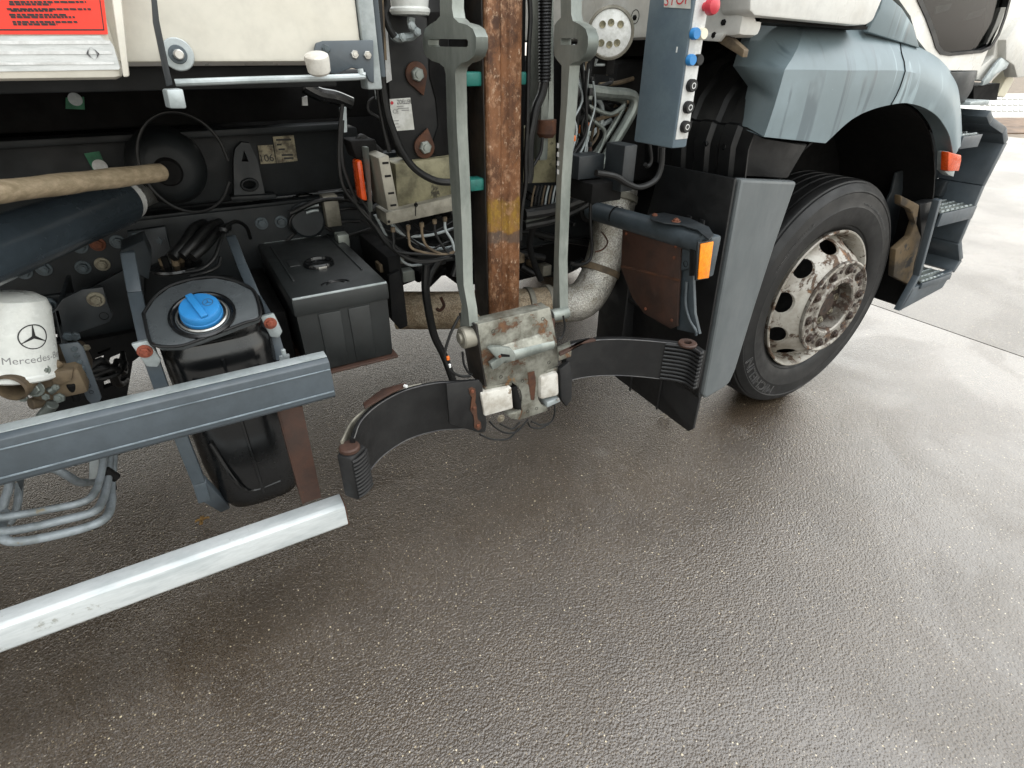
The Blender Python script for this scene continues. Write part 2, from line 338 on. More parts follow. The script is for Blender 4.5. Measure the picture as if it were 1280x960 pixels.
    def build(s, name, mat, parent=None, label=None, ang=32, origin=None):
        vs = s.bm.verts
        lo = Vector([min(v.co[i] for v in vs) for i in range(3)]); hi = Vector([max(v.co[i] for v in vs) for i in range(3)])
        c = (lo+hi)/2 if origin is None else Vector(origin)
        bmesh.ops.translate(s.bm, verts=list(vs), vec=-c)
        me = bpy.data.meshes.new(name); s.bm.to_mesh(me); s.bm.free()
        me.shade_smooth(); me.set_sharp_from_angle(angle=R(ang))
        me.materials.append(MAT[mat]); o = bpy.data.objects.new(name, me); place(o, c, parent)
        if label: o['label'] = label
        return o
def tag(o, label, cat, group=None, kind=None):
    if label: o['label'] = label
    if cat: o['category'] = cat
    if group: o['group'] = group
    if kind: o['kind'] = kind
    return o
def struct(o): o['kind'] = 'structure'; return o
_bolts = {}
def bolt(p, n, r, mat, parent, name='bolt', washer=True):
    key = (mat, washer, name)
    if key not in _bolts:
        g = G()
        if washer: g.lathe([(0, 0), (1.45, 0), (1.5, .1), (1.4, .25), (0, .25)], (0, 0, 0), (0, 0, 1), 20)
        z0 = .2 if washer else 0
        g.lathe([(0, z0), (1, z0), (1, z0+.55), (.85, z0+.7), (0, z0+.7)], (0, 0, 0), (0, 0, 1), 6)
        g.lathe([(.5, z0+.65), (.5, z0+.95), (0, z0+.98)], (0, 0, 0), (0, 0, 1), 12)
        me = bpy.data.meshes.new(name); g.bm.to_mesh(me); g.bm.free(); me.materials.append(MAT[mat]); me.shade_smooth(); me.set_sharp_from_angle(angle=R(25))
        _bolts[key] = me
    o = bpy.data.objects.new(name, _bolts[key]); place(o, p, parent)
    o.rotation_mode = 'QUATERNION'
    q = Vector(n).to_track_quat('Z', 'Y') @ Matrix.Rotation(random.uniform(0, 1), 3, 'Z').to_quaternion()
    o.rotation_quaternion = q; o.scale = (r, r, r); return o
def hole(p, n, r, parent, name='hole'):   # a dark bore: a short recessed cup
    g = G(); n = Vector(n).normalized(); g.lathe([(r*1.12, .0005), (r*1.02, .0014), (r*.96, -.001), (r*.9, -.004), (0, -.004)], p, n, 16)
    return g.build(name, 'dark', parent)
def text_geo(txt, size):
    cu = bpy.data.curves.new('t', 'FONT'); cu.body = txt; cu.size = size; cu.align_x = 'CENTER'; cu.align_y = 'CENTER'; cu.resolution_u = 3
    o = bpy.data.objects.new('t', cu); scene.collection.objects.link(o)
    dg = bpy.context.evaluated_depsgraph_get(); me = bpy.data.meshes.new_from_object(o.evaluated_get(dg))
    v = [tuple(x.co) for x in me.vertices]; f = [tuple(p.vertices) for p in me.polygons]
    bpy.data.objects.remove(o); bpy.data.curves.remove(cu); bpy.data.meshes.remove(me); return v, f
def text(txt, size, fn, mat, parent, name='lettering', sx=1.):
    v, f = text_geo(txt, size); g = G(); g.raw([fn(p[0]*sx, p[1]) for p in v], f)
    return g.build(name, mat, parent)
def frame_at(o, ex, ey, lift=.0012):   # flat print on a plane spanned by ex, ey
    o = Vector(o); ex = Vector(ex).normalized(); ey = Vector(ey).normalized(); n = ex.cross(ey)
    return lambda x, y: o + ex*x + ey*y + n*lift
XA, YA_, ZA = Vector((1, 0, 0)), Vector((0, 1, 0)), Vector((0, 0, 1)); NY = Vector((0, -1, 0)); NX = Vector((-1, 0, 0))

# ------------------------------------------------------------------ the ground
g = G(); g.box(-150, 250, -150, 250, -.5, -.012, 0); struct(g.build('ground', 'ground'))
g = G(); g.box(-14, 3.868, -14, 14, -.10, 0, 0); struct(g.build('asphalt', 'asphalt'))
g = G(); g.box(3.882, 15.2, -14, 14, -.10, -.001, 0); struct(g.build('concrete_apron', 'apron'))
g = G(); g.box(3.866, 3.884, -14, 14, -.10, -.006, 0); struct(g.build('expansion_joint', 'joint'))
def strip(name, mat, r0, r1, z0, z1):
    a, b, c, d = AZ(300, r0, z1), AZ(1900, r0, z1), AZ(1900, r1, z1), AZ(300, r1, z1)
    g = G(); g.plate([a, b, c, d], (0, 0, z0-z1)); struct(g.build(name, mat))
strip('verge', 'verge', 166, 147, -.1, .012)
strip('far_pavement', 'pale_road', 146.6, 117, -.1, .014)
# ribbed tactile slabs in the far pavement
slab = None
for rr in (140, 132, 125):
    for cx in range(1225, 1290, 7):
        p = AZ(cx, rr, .02)
        g = G(); a = AZ(cx+5, rr, .02)-p; b = AZ(cx, rr-4.5, .02)-p
        g.plate([p, p+a, p+a+b, p+b], (0, 0, .03)); struct(g.build('paving_slab', 'pale_road', bpy.data.objects['far_pavement']))

# ------------------------------------------------------------------ the truck
T = bpy.data.objects.new('refuse_truck', None); place(T, (1.2, 2.4, 0), None); T.empty_display_size = .3
tag(T, 'white and grey refuse truck with side lifter parked on wet asphalt', 'truck')

# --- body above the frame
YB = 1.15
g = G(); g.box(-5.2, -.034, 1.135, 1.20, 1.424, 3.25, .012); rear = g.build('body_panel', 'white', T, 'cream white rear body panel with red notice')
g = G(); g.box(-.036, A(452, 60, 1.165).x, 1.165, 1.20, 1.446, 3.25, .006); bp2 = g.build('body_panel', 'white', T)
xr = A(452, 60, 1.165).x
g = G(); g.plate([A(131, -60, 1.128), A(146, -60, 1.128), A(162, 96, 1.128), A(154, 97, 1.128)], (0, .01, 0), bev=.003); g.build('rib', 'white', rear)
g = G(); g.box(xr+.001, xr+.030, 1.158, 1.205, 1.40, 3.25, .004); g.build('corner_post', 'galv', T)
g = G(); g.box(xr+.031, xr+.042, 1.165, 1.205, 1.42, 3.25, .003); g.build('corner_post', 'grey_paint', T)
g = G(); g.box(-5.2, xr+.03, 1.205, 3.6, 1.44, 3.25, .02); g.build('hopper', 'cab_white', T)
g = G(); g.box(-5.1, xr-.02, 1.30, 3.5, 1.40, 1.438, .004); g.build('hopper_floor', 'frame', T)
# red notice
rx0, rx1 = -.62, None
a, b, c, d = A(-40, -70, 1.1335), A(122, -70, 1.1335), A(135, 43, 1.1335), A(-160, 43, 1.1335)
g = G(); g.plate([a, b, c, d], (0, -.001, 0)); red = g.build('warning_notice', 'sticker_red', rear, 'bright red notice with black text lines')
# frame line and rows of small print on the notice
g = G()
def dash(p0, p1, h): g.plate([p0, p1, p1+Vector((0, 0, h)), p0+Vector((0, 0, h))], (0, -.0004, 0))
YP = 1.1322
p = A(130, 38, YP); q = A(-150, 38, YP); dash(q, p, .0016)
g.plate([A(116, -60, YP), A(117, -60, YP), A(130.6, 38, YP), A(129.4, 38, YP)], (0, -.0004, 0))
for (y0, x0, x1) in ((3, 12, 108), (6, 12, 64), (12, 9, 114), (14, 14, 66), (19, 12, 84), (22, 14, 94), (28, 16, 97), (31, 17, 72)):
    x = x0
    while x < x1:
        wd = random.uniform(3, 9); e = min(x+wd, x1); pa = A(x, y0+.6, YP); pb = A(e, y0+.6, YP); pb.z = pa.z
        dash(pa, pb, .0024); x = e+random.uniform(1, 1.8)
g.build('notice_text', 'print', red)
# reflective strip, torn at its right end
YS = 1.134
g = G(); g.plate([A(-160, 47, YS), A(125, 44.5, YS), A(131, 50, YS), A(138, 51, YS), A(142, 58, YS), A(145, 68, YS), A(150, 84, YS), A(149, 87, YS), A(-160, 92, YS)], (0, -.0012, 0))
rs = g.build('reflective_strip', 'reflective', rear)
g = G()
for (y0, y1) in ((52, 56.5), (65, 69), (79, 82)):
    g.plate([A(-160, y1, 1.1325), A(-160, y0, 1.1325), A(128+y0*.18, y0-1.5, 1.1325), A(128+y1*.18, y1-1.5, 1.1325)], (0, -.0004, 0))
g.build('strip_band', 'bwhite', rs)
g = G(); cx = A(116, 67, 1.1318)
for s_ in (-1, 1):
    for k in range(2):
        g.plate([cx+Vector((s_*.004*k, 0, .009-.003*k)), cx+Vector((s_*.008, 0, 0)), cx+Vector((s_*.004*k, 0, -.009+.003*k)), cx+Vector((s_*(.0065-.002*k), 0, 0))], (0, -.0003, 0))
g.build('strip_emblem', 'print_grey', rs)
# stop lever hanging over the panel with its pivot washer
g = G(); c0 = A(222, 68, 1.163); g.cyl(c0, c0+NY*.006, .0235, seg=28); wsh = g.build('pivot_washer', 'galv', T, 'grey round washer on white panel')
bolt(c0+NY*.006, NY, .009, 'bolt', wsh)
g = G(); g.cyl(c0+NY*.004, c0+NY*.05, .007); g.build('pivot_pin', 'chrome', wsh)
g = G(); pl = [A(185, -60, 1.1), A(190, -60, 1.1), A(199, 25, 1.1), A(212, 88, 1.1), A(216, 106, 1.1), A(208, 108, 1.1), A(203, 85, 1.1), A(191, 28, 1.1)]
g.plate(pl, (0, .012, 0), bev=.0015); lev = g.build('locking_lever', 'dark_paint', T, 'thin dark lever with a pale square end block')
g = G(); g.plate([A(208, 112, 1.09), A(229, 111, 1.09), A(234, 136, 1.09), A(213, 136, 1.09)], (-.006, .03, .0), bev=.003); g.build('end_block', 'galv', lev)
# rod below the panel, hinge plate, buffer
g = G(); g.tube([A(219, 103.5, 1.13), A(330, 99.5, 1.13), A(446, 96, 1.13), A(451, 92, 1.13), A(450, 86, 1.13)], .0055, seg=10); g.build('hinge_rod', 'galv', T)
YH = 1.152
g = G(); g.plate([A(393, 62, YH), A(395, 54, YH), A(404, 51, YH), A(467, 50, YH), A(468, 104, YH), A(462, 102, YH), A(455, 88, YH), A(440, 85, YH), A(420, 93, YH), A(393, 86, YH)], (0, .008, 0), bev=.002)
hp = g.build('hinge_plate', 'grey_paint', T)
for q in ((407, 61), (443, 68), (459, 69)): bolt(A(*q, YH), NY, .0075, 'chrome' if q[0] > 420 else 'bolt', hp, washer=False)
g = G(); bc = A(397, 78, 1.10); axb = Vector((-.12, -.30, .94)); g.lathe([(0, -.017), (.016, -.017), (.019, -.013), (.0205, .006), (.0195, .011), (.017, .0125), (0, .0125)], bc, axb, 32)
g.build('rubber_buffer', 'knuckle', T, 'round pale buffer under the panel edge')

# --- chassis frame
g = G(); g.plate([Vector((-5, 1.95, .76)), Vector((-5, 1.95, 1.036)), Vector((1.9, 1.95, 1.036)), Vector((1.9, 1.95, .76))], (0, .012, 0), bev=.003)
g.box(-5, 1.9, 1.95, 2.03, 1.0365, 1.046, .002); g.box(-5, 1.9, 1.95, 2.03, .75, .7595, .002); fr = g.build('frame_rail', 'frame', T)
g = G(); g.box(-5, 3.1, 2.75, 2.83, .75, 1.046, .004); g.build('frame_rail', 'frame', T)
g = G(); g.box(-5, .55, 1.97, 2.06, 1.062, 1.25, .006); sf = g.build('subframe', 'frame', T)
g = G(); g.box(-5, .5, 1.90, 1.975, 1.252, 1.27, .003); g.build('subframe_ledge', 'frame', sf)
g = G(); g.box(-5, .62, 2.02, 2.1, 1.275, 1.40, .004); g.build('inner_panel', 'dark', T)
g = G(); g.box(-4.2, 1.5, 3.2, 3.56, .26, 1.38, .04); g.build('far_side_blocker', 'dark', T)  # unseen block added to keep sky light out from under the truck
for yw in (1.30, 1.66, 2.86, 3.22):
    g = G(); g.lathe([(.30, 0), (.31, .01), (.42, 0), (.5, .02), (.515, .06), (.515, .23), (.5, .28), (.42, .3), (.31, .29), (.3, .28), (.1, .2), (0, .2)], Vector((-2.25, yw, .515)), (0, 1, 0), 56); g.build('rear_tyre', 'rubber', T)
for xm in (-2.2, -.9, .6, 1.3):
    g = G(); g.box(xm, xm+.12, 2.03, 2.75, .80, 1.0, .006); g.build('cross_member', 'frame', T)
g = G(); g.box(-4.5, -1.6, 2.1, 2.72, .62, 1.03, .03); g.build('axle_housing', 'dark', T)
g = G(); g.box(.95, 2.9, 2.1, 2.7, .55, 1.45, .05); g.box(.45, .98, 2.16, 2.60, .66, 1.0, .05); g.build('engine_block', 'dark', T)
g = G(); g.box(1.42, 3.15, 1.72, 2.0, 1.02, 1.44, .03); g.build('engine_bay_wall', 'dark', T)
for q, n in (((327, 279), 'bolt'), ((351, 277), 'bolt'), ((100, 308), 'bolt'), ((122, 305), 'bolt_rust'), ((147, 302), 'bolt'), ((104, 334), 'bolt'), ((128, 330), 'bolt_zinc'),
             ((196, 300), 'bolt'), ((175, 300), 'bolt'), ((60, 380), 'bolt'), ((30, 340), 'bolt'), ((55, 336), 'bolt')):
    bolt(A(*q, 1.95), NY, .0135, n, fr)
for q in ((432, 287), (436, 304), (448, 296), (462, 316), (472, 316), (465, 345)): hole(A(*q, 1.95), NY, .009, fr)
# lug plate with eyes on the subframe
g = G(); YL = 1.93
def ring_pts(cx, cy, rx, ry, n=16, Y=YL): return [A(cx+rx*math.cos(k*2*math.pi/n), cy+ry*math.sin(k*2*math.pi/n), Y) for k in range(n)]
g.plate([A(293, 250, YL), A(292, 200, YL), A(294, 186, YL), A(302, 178, YL), A(312, 179, YL), A(322, 200, YL), A(332, 246, YL)], (0, .03, 0), holes=[[A(302, 202, YL), A(305, 188, YL), A(311, 202, YL)], ring_pts(312, 231, 9, 6, 10)])
g.build('lug_plate', 'dark_paint', sf)
g = G(); g.tube(ring_pts(312, 231, 9.5, 6.5, 12, YL-.004)+[ring_pts(312, 231, 9.5, 6.5, 12, YL-.004)[0]], .005); g.build('eye_rim', 'frame', sf)
g = G(); g.plate([A(290, 252, 1.91), A(288, 246, 1.91), A(345, 243, 1.91), A(346, 249, 1.91)], (0, .05, 0), bev=.003); g.build('lug_foot', 'frame', sf)
g = G(); g.plate([A(322, 182, 1.964), A(341, 181, 1.964), A(345, 204, 1.964), A(326, 205, 1.964)], (0, .002, 0)); d1 = g.build('number_label', 'sticker_dirty', sf)
text('106', .030, frame_at(A(333, 198, 1.9635), XA, ZA), 'print', d1)
g = G(); g.plate([A(341, 171, 1.962), A(367, 169, 1.962), A(372, 201, 1.962), A(346, 204, 1.962)], (0, .002, 0)); d2 = g.build('service_label', 'sticker_dirty', sf)
g = G()
for (x0, x1, y0) in ((345, 364, 174), (346, 352, 180), (348, 356, 186), (352, 366, 193), (355, 367, 197)):
    g.plate([A(x0, y0+2, 1.9615), A(x1, y0+1.6, 1.9615), A(x1, y0-.6, 1.9615), A(x0, y0-.2, 1.9615)], (0, -.0005, 0))
g.build('label_smudge', 'print', d2)
# pivot end with cable loop
g = G(); pc = A(210, 214, 1.80); g.lathe([(0, .0), (.055, 0), (.075, .01), (.09, .03), (.098, .06), (.10, .15), (0, .15)], pc, (0, 1, 0), 40)
pv = g.build('pivot_drum', 'frame', T, 'grimy black round drum end behind the wooden handle')
g = G(); g.lathe([(0, -.03), (.03, -.03), (.035, -.02), (.035, .0), (0, .0)], pc, (0, 1, 0), 24); g.build('drum_hub', 'dark', pv)
g = G(); cc = A(232, 205, 1.78); g.tube([cc+Vector((math.cos(a)*.105, 0, math.sin(a)*.125)) for a in [k*2*math.pi/14 for k in range(14)]], .0045); g.build('cable_loop', 'hose', T)
g = G(); g.plate([A(105, 192, 1.955), A(124, 189, 1.955), A(135, 214, 1.955), A(117, 214, 1.955)], (0, .002, 0)); gs = g.build('inspection_sticker', 'sticker_green', sf)
g = G(); cg = A(125, 208, 1.953); g.cyl(cg, cg+NY*.001, .018, seg=20); g.build('sticker_disc', 'bwhite', gs)
g = G(); g.plate([A(82, 122, 2.01), A(105, 121, 2.01), A(106, 137, 2.01), A(82, 136, 2.01)], (0, .002, 0)); gs2 = g.build('inspection_sticker', 'sticker_green', T)
g = G(); cg = A(94, 124, 2.008); g.cyl(cg, cg+NY*.001, .016, seg=20); g.build('sticker_disc', 'galv', gs2)  # disc toned down here, shade under the body put into its colour

# --- hydraulic cylinder, left
g = G(); p1 = A(152, 252, 1.74); p0 = A(-60, 334, 1.26); p0 = p0+(p0-p1)*.6; g.cyl(p0, p1, .056, seg=36, bev=.01); hc = g.build('hydraulic_cylinder', 'cyl_paint', T, 'dark blue-grey hydraulic cylinder below the wooden handle')
d_ = (p1-p0).normalized()
g = G(); g.cyl(p1, p1+d_*.025, .050, seg=32); g.build('gland_ring', 'bwhite', hc)
g = G(); g.cyl(p1+d_*.03, p1+d_*.16, .034, seg=24); g.build('piston_rod', 'chrome', hc)
# --- mounting brackets at the frame, left
g = G(); YK = 1.90
g.plate([A(70, 385, YK), A(90, 372, YK), A(160, 335, YK), A(180, 330, YK), A(182, 415, YK), A(120, 430, YK), A(72, 440, YK)], (0, .02, 0), bev=.003); g.build('gusset', 'frame', T)
g = G(); YK = 1.62
g.plate([A(68, 388, YK), A(78, 374, YK), A(103, 362, YK), A(129, 359, YK), A(135, 380, YK), A(141, 395, YK), A(136, 403, YK), A(98, 416, YK), A(77, 430, YK)], (0, .012, 0), bev=.002); b1 = g.build('pump_bracket', 'dark_paint', T)
g = G(); g.plate([A(68, 388, YK), A(78, 430, YK), A(78, 430, YK)+Vector((0, .28, 0)), A(68, 388, YK)+Vector((0, .28, 0))], (.01, 0, 0), bev=.002); g.build('bracket_web', 'dark_paint', b1)
bolt(A(120, 374, YK), NY, .013, 'bolt_zinc', b1); hole(A(130, 395, YK), NY, .009, b1)
bolt(A(59, 382, 1.75), NY, .015, 'bolt', b1)
g = G(); g.plate([A(30, 374, 1.76), A(90, 366, 1.76), A(95, 400, 1.76), A(30, 402, 1.76)], (0, .02, 0), bev=.003); g.build('bracket_plate', 'frame', b1)
g = G(); YK = 1.42
hl = [[A(99+i*3.05+2.1*math.cos(k*.785), 470+i*7.6+2.1*math.sin(k*.785), YK) for k in range(8)] for i in range(4)]
g.plate([A(74, 431, YK), A(97, 428, YK), A(104, 434, YK), A(127, 497, YK), A(124, 503, YK), A(114, 505, YK), A(109, 500, YK), A(97, 474, YK), A(91, 474, YK)], (0, .006, 0), holes=[], bev=.001)
b2 = g.build('perforated_strap', 'grey_paint', T, 'blue-grey slotted strap with a row of bolts and holes')
for i in range(4): bolt(A(93+i*3.2, 436+i*8, YK), NY, .0062, 'bolt', b2, washer=False)
for i in range(4): hole(A(105+i*3.05, 467+i*7.7, YK), NY, .004, b2)
for q, r_ in (((85, 420), .016), ((94, 420), .015), ((108, 434), .012)): bolt(A(*q, 1.5), NY, r_*.7, 'bolt' if q[0] < 100 else 'bolt_zinc', b1, washer=False)
YK = 1.86
def wig(L): return [A(x, y, YK) for x, y in L]
g = G(); g.plate(wig([(40, 425), (100, 428), (185, 412), (182, 440), (166, 452), (158, 500), (60, 520), (40, 480)]), (0, .03, 0), holes=[wig([(121, 441), (139, 434), (137, 438), (124, 443)]), wig([(116, 449), (130, 444), (128, 455), (118, 454)]), wig([(138, 447), (152, 441), (147, 457), (133, 462)]), wig([(128, 478), (148, 468), (142, 482), (130, 486)])])
g.build('gap_plate', 'dark', T)  # dark plate added to close the bright gap, slits cut through it
# --- oil filter
fb = A(25, 470, 1.40); ft = fb + Vector((.040, .03, .172)); fx = (ft-fb).normalized()
g = G(); L = (ft-fb).length; g.lathe([(0, 0), (.066, 0), (.0705, .004), (.071, .012), (.068, .016), (.066, L-.03), (.060, L-.012), (.045, L-.002), (0, L)], fb, fx, 48)
fi = g.build('oil_filter', 'filter', T, 'white spin-on filter can with dark star emblem')
def on_can(u0, v0):
    toc = (EYE-fb); toc = (toc - fx*toc.dot(fx)).normalized(); sid = fx.cross(toc).normalized()
    def f(x, y):
        th = (x+u0)/.066; return fb + fx*(y+v0) + (toc*math.cos(th) + sid*math.sin(th))*.0676
    return f
fn = on_can(.030, .098)
g = G()
def ring2(fn, r, wd, n=40):
    v = []; f = []
    for k in range(n):
        a = k*2*math.pi/n; v += [fn(math.cos(a)*r, math.sin(a)*r), fn(math.cos(a)*(r-wd), math.sin(a)*(r-wd))]
    for k in range(n): a, b = 2*k, 2*((k+1) % n); f.append((a, b, b+1, a+1))
    return v, f
g.raw(*ring2(fn, .026, .0022))
for a in (90, 210, 330):
    ux, uy = math.cos(R(a)), math.sin(R(a)); px, py = -uy, ux; N = 5; v = []; f = []
    for k in range(N+1): t_ = k/N; r_ = .0245*t_; wd = .0028*(1-t_)+.0006; v += [fn(ux*r_+px*wd, uy*r_+py*wd), fn(ux*r_-px*wd, uy*r_-py*wd)]
    for k in range(N): f.append((2*k, 2*k+1, 2*k+3, 2*k+2))
    g.raw(v, f)
g.build('star_emblem', 'print', fi)
text('Mercedes-Benz', .021, on_can(.040, .050), 'print_grey', fi)
# valves and fittings under the filter
vb = G(); vb.box(-.40, -.30, 1.38, 1.55, .80, .865, .01); vblk = vb.build('valve_block', 'brass', T, 'dirty brown valve block below the white filter')
g = G(); a = A(12, 487, 1.33); g.lathe([(.026, 0), (.03, .004), (.03, .09), (.022, .10), (0, .10)], a, (.35, 1, .05), 24); g.lathe([(.026, 0), (.0255, .07), (0, .07)], a, (.35, 1, .05), 24); g.build('pipe_stub', 'brass', vblk)
for q, q2, r_ in (((52, 470), (75, 452), .010), ((60, 490), (92, 470), .009), ((38, 505), (60, 500), .013), ((66, 505), (52, 522), .012), ((88, 480), (96, 500), .008)):
    g = G(); g.cyl(A(*q, 1.38), A(*q2, 1.40), r_, seg=12); g.build('fitting', random.choice(['brass', 'brass', 'dark', 'steel']), vblk)
for q in ((56, 462), (44, 486), (70, 484), (58, 496), (30, 497), (75, 497)):
    bolt(A(*q, 1.365), Vector((-.2, -1, .3)), random.uniform(.007, .012), random.choice(['bolt_zinc', 'brass', 'steel']), vblk, washer=random.random() < .5)
g = G(); g.plate([A(62, 466, 1.37), A(92, 462, 1.37), A(90, 476, 1.37), A(66, 485, 1.37)], (0, .02, 0), bev=.004); g.build('valve_flange', 'brass', vblk)
for i in range(7):
    x0 = random.uniform(96, 135); g = G()
    g.tube([A(100+random.uniform(-10, 8), 460+random.uniform(-6, 20), 1.6), A(x0+10, 455+random.uniform(-8, 20), 1.6), A(x0+25, 452+random.uniform(-5, 30), 1.65), A(150+random.uniform(-10, 15), 440+random.uniform(0, 40), 1.75)], random.uniform(.004, .01)); g.build('hose', 'hose', T)

# --- galvanised pipes under the grey rail
def pipe(pts, r, mat='pipe', name='coolant_pipe'): g = G(); g.tube(pts, r*.82, seg=14); return g.build(name, mat, T)
pipe([A(-40, 650, 1.30), A(0, 647, 1.30), A(60, 637, 1.30), A(105, 627, 1.31), A(120, 612, 1.36), A(127, 590, 1.42), A(131, 560, 1.50), A(134, 520, 1.6)], .0105)
pipe([A(-30, 664, 1.27), A(3, 664, 1.27), A(30, 661, 1.27), A(75, 651, 1.27), A(116, 640, 1.28), A(128, 626, 1.33), A(134, 604, 1.40), A(137, 575, 1.48), A(140, 520, 1.6)], .0115)
pipe([A(6, 640, 1.36), A(1, 662, 1.30), A(4, 673, 1.26), A(20, 677, 1.25), A(55, 672, 1.25), A(105, 660, 1.26), A(131, 648, 1.28), A(139, 630, 1.34), A(139, 606, 1.42), A(142, 570, 1.5), A(145, 520, 1.62)], .012)
pipe([A(50, 584, 1.5), A(70, 587, 1.5), A(85, 595, 1.5), A(100, 603, 1.52), A(118, 602, 1.56)], .0125)
pipe([A(-20, 640, 1.36), A(0, 640, 1.36), A(6, 625, 1.38), A(12, 605, 1.42), A(14, 575, 1.48)], .011)
pipe([A(10, 655, 1.36), A(16, 648, 1.37), A(22, 630, 1.40), A(24, 605, 1.45)], .010)
g = G(); g.plate([A(112, 570, 1.53), A(124, 568, 1.53), A(123, 598, 1.53), A(111, 600, 1.53)], (0, .01, 0), bev=.002); g.build('pipe_clip', 'galv', T)
g = G(); g.cyl(A(131, 588, 1.43), A(146, 598, 1.43), .012); g.cyl(A(140, 596, 1.43), A(143, 612, 1.43), .006); g.build('hose_clamp', 'dark', T)
g = G(); g.plate([A(16, 575, 1.4), A(36, 575, 1.4), A(27, 615, 1.4), A(20, 600, 1.4)], (0, .006, 0), bev=.001); g.build('pipe_clip', 'dark_paint', T)

# --- side guard rails
def rail(name, mat, zt, zb, yf, x0, x1, depth, ch):
    prof = [(yf+ch, zt), (yf+depth, zt), (yf+depth, zb), (yf+.006, zb), (yf, zb+.008), (yf, zt-ch*.55)]
    g = G(); g.plate([Vector((x0, y, z)) for y, z in prof], (x1-x0, 0, 0), bev=.002, ang=20); return g.build(name, mat, T)
zt, zb = A(413, 455, 1.15).z, A(418, 498, 1.15).z
r1 = rail('guard_rail', 'grey_paint', zt+.012, zb, 1.15, -3.2, A(417, 480, 1.15).x, .045, .012); r1['label'] = 'long blue-grey upper guard rail with pale top edge'
g = G(); x1 = A(417, 480, 1.15).x
g.box(-3.2, x1-.002, 1.1478, 1.1496, zb+.018, zb+.022, .0006); g.box(-3.2, x1-.002, 1.1478, 1.1496, zt-.014, zt-.011, .0006); g.build('rail_groove', 'rail_line', r1)
g = G(); g.box(-3.2, x1-.001, 1.163, 1.194, zt+.0125, zt+.0145, .0005); g.build('rail_top_wear', 'galv', r1)
zt2, zb2 = A(430, 637, 1.15).z, A(436, 657, 1.15).z
r2 = rail('guard_rail', 'alu_rail', zt2+.014, zb2, 1.15, -3.2, A(434, 648, 1.15).x, .052, .012); r2['label'] = 'long bare aluminium lower guard rail close to the ground'
x2 = A(434, 648, 1.15).x
g = G(); g.box(x2, x2+.003, 1.151, 1.200, zb2+.001, zt2+.013, .001); g.build('rail_end_cap', 'rust', r2)
# rusty strut between the rails and bracket stub
g = G(); g.plate([A(346, 512, 1.20), A(378, 508, 1.20), A(402, 622, 1.20), A(378, 630, 1.20)], (0, .008, 0), bev=.0015); g.plate([A(346, 512, 1.20), A(378, 630, 1.20), A(378, 630, 1.20)+Vector((0, .05, 0)), A(346, 512, 1.20)+Vector((0, .05, 0))], (.006, 0, 0)); g.build('rail_strut', 'rust_plate', T)
g = G(); g.box(x1-.05, x1+.006, 1.197, 1.26, zb-.012, zb+.03, .004); g.build('rail_stub', 'rust', T)
g = G(); g.plate([A(350, 447, 1.25), A(362, 444, 1.25), A(362, 452, 1.25), A(350, 455, 1.25)], (0, .01, 0)); g.cyl(A(356, 446, 1.24), A(356, 446, 1.24)+ZA*.02, .005); g.build('rail_clamp', 'galv', T)

# --- urea tank with strap frame
tx, ty = -.022, 1.49
g = G()
def tank_ring(z, rx, ry, cy, n=32, ex=3.2):
    out = []
    for k in range(n):
        a = k*2*math.pi/n; c, s_ = math.cos(a), math.sin(a)
        out.append(Vector((tx+rx*math.copysign(abs(c)**(2/ex), c), cy+ry*math.copysign(abs(s_)**(2/ex), s_), z)))
    return out
levels = [(.300, .045, .05, 1.50), (.310, .075, .07, 1.49), (.335, .098, .085, 1.475), (.38, .116, .10, 1.47), (.50, .126, .115, 1.47), (.66, .128, .125, 1.475), (.80, .128, .13, 1.48), (.845, .127, .13, 1.485),
          (.862, .118, .122, 1.49), (.868, .118, .122, 1.49), (.885, .128, .135, 1.50), (.905, .126, .133, 1.51), (.925, .112, .12, 1.53), (.935, .09, .10, 1.55), (.938, .0001, .0001, 1.56)]
rows = [tank_ring(z, a, b, c) for z, a, b, c in levels]; rows = [r_+[r_[0]] for r_ in rows]
g.grid(rows); bmesh.ops.remove_doubles(g.bm, verts=g.bm.verts, dist=1e-4); tank = g.build('urea_tank', 'black_gloss', T, 'glossy black moulded tank with blue screw cap', ang=50)
# moulded ribs on the tank front
for (z, hw) in ((.775, .085), (.735, .07)):
    g = G(); g.box(tx-hw, tx+hw, 1.343, 1.352, z, z+.012, .004); g.build('tank_rib', 'black_gloss', tank)
g = G(); g.box(tx-.004, tx+.004, 1.342, 1.352, .40, .83, .003); g.build('tank_seam', 'black_gloss', tank)
g = G(); g.tube([Vector((tx-.085, 1.36, .60)), Vector((tx-.06, 1.352, .47)), Vector((tx-.03, 1.37, .405)), Vector((tx+.05, 1.372, .405))], .006); g.build('tank_rib', 'black_gloss', tank)
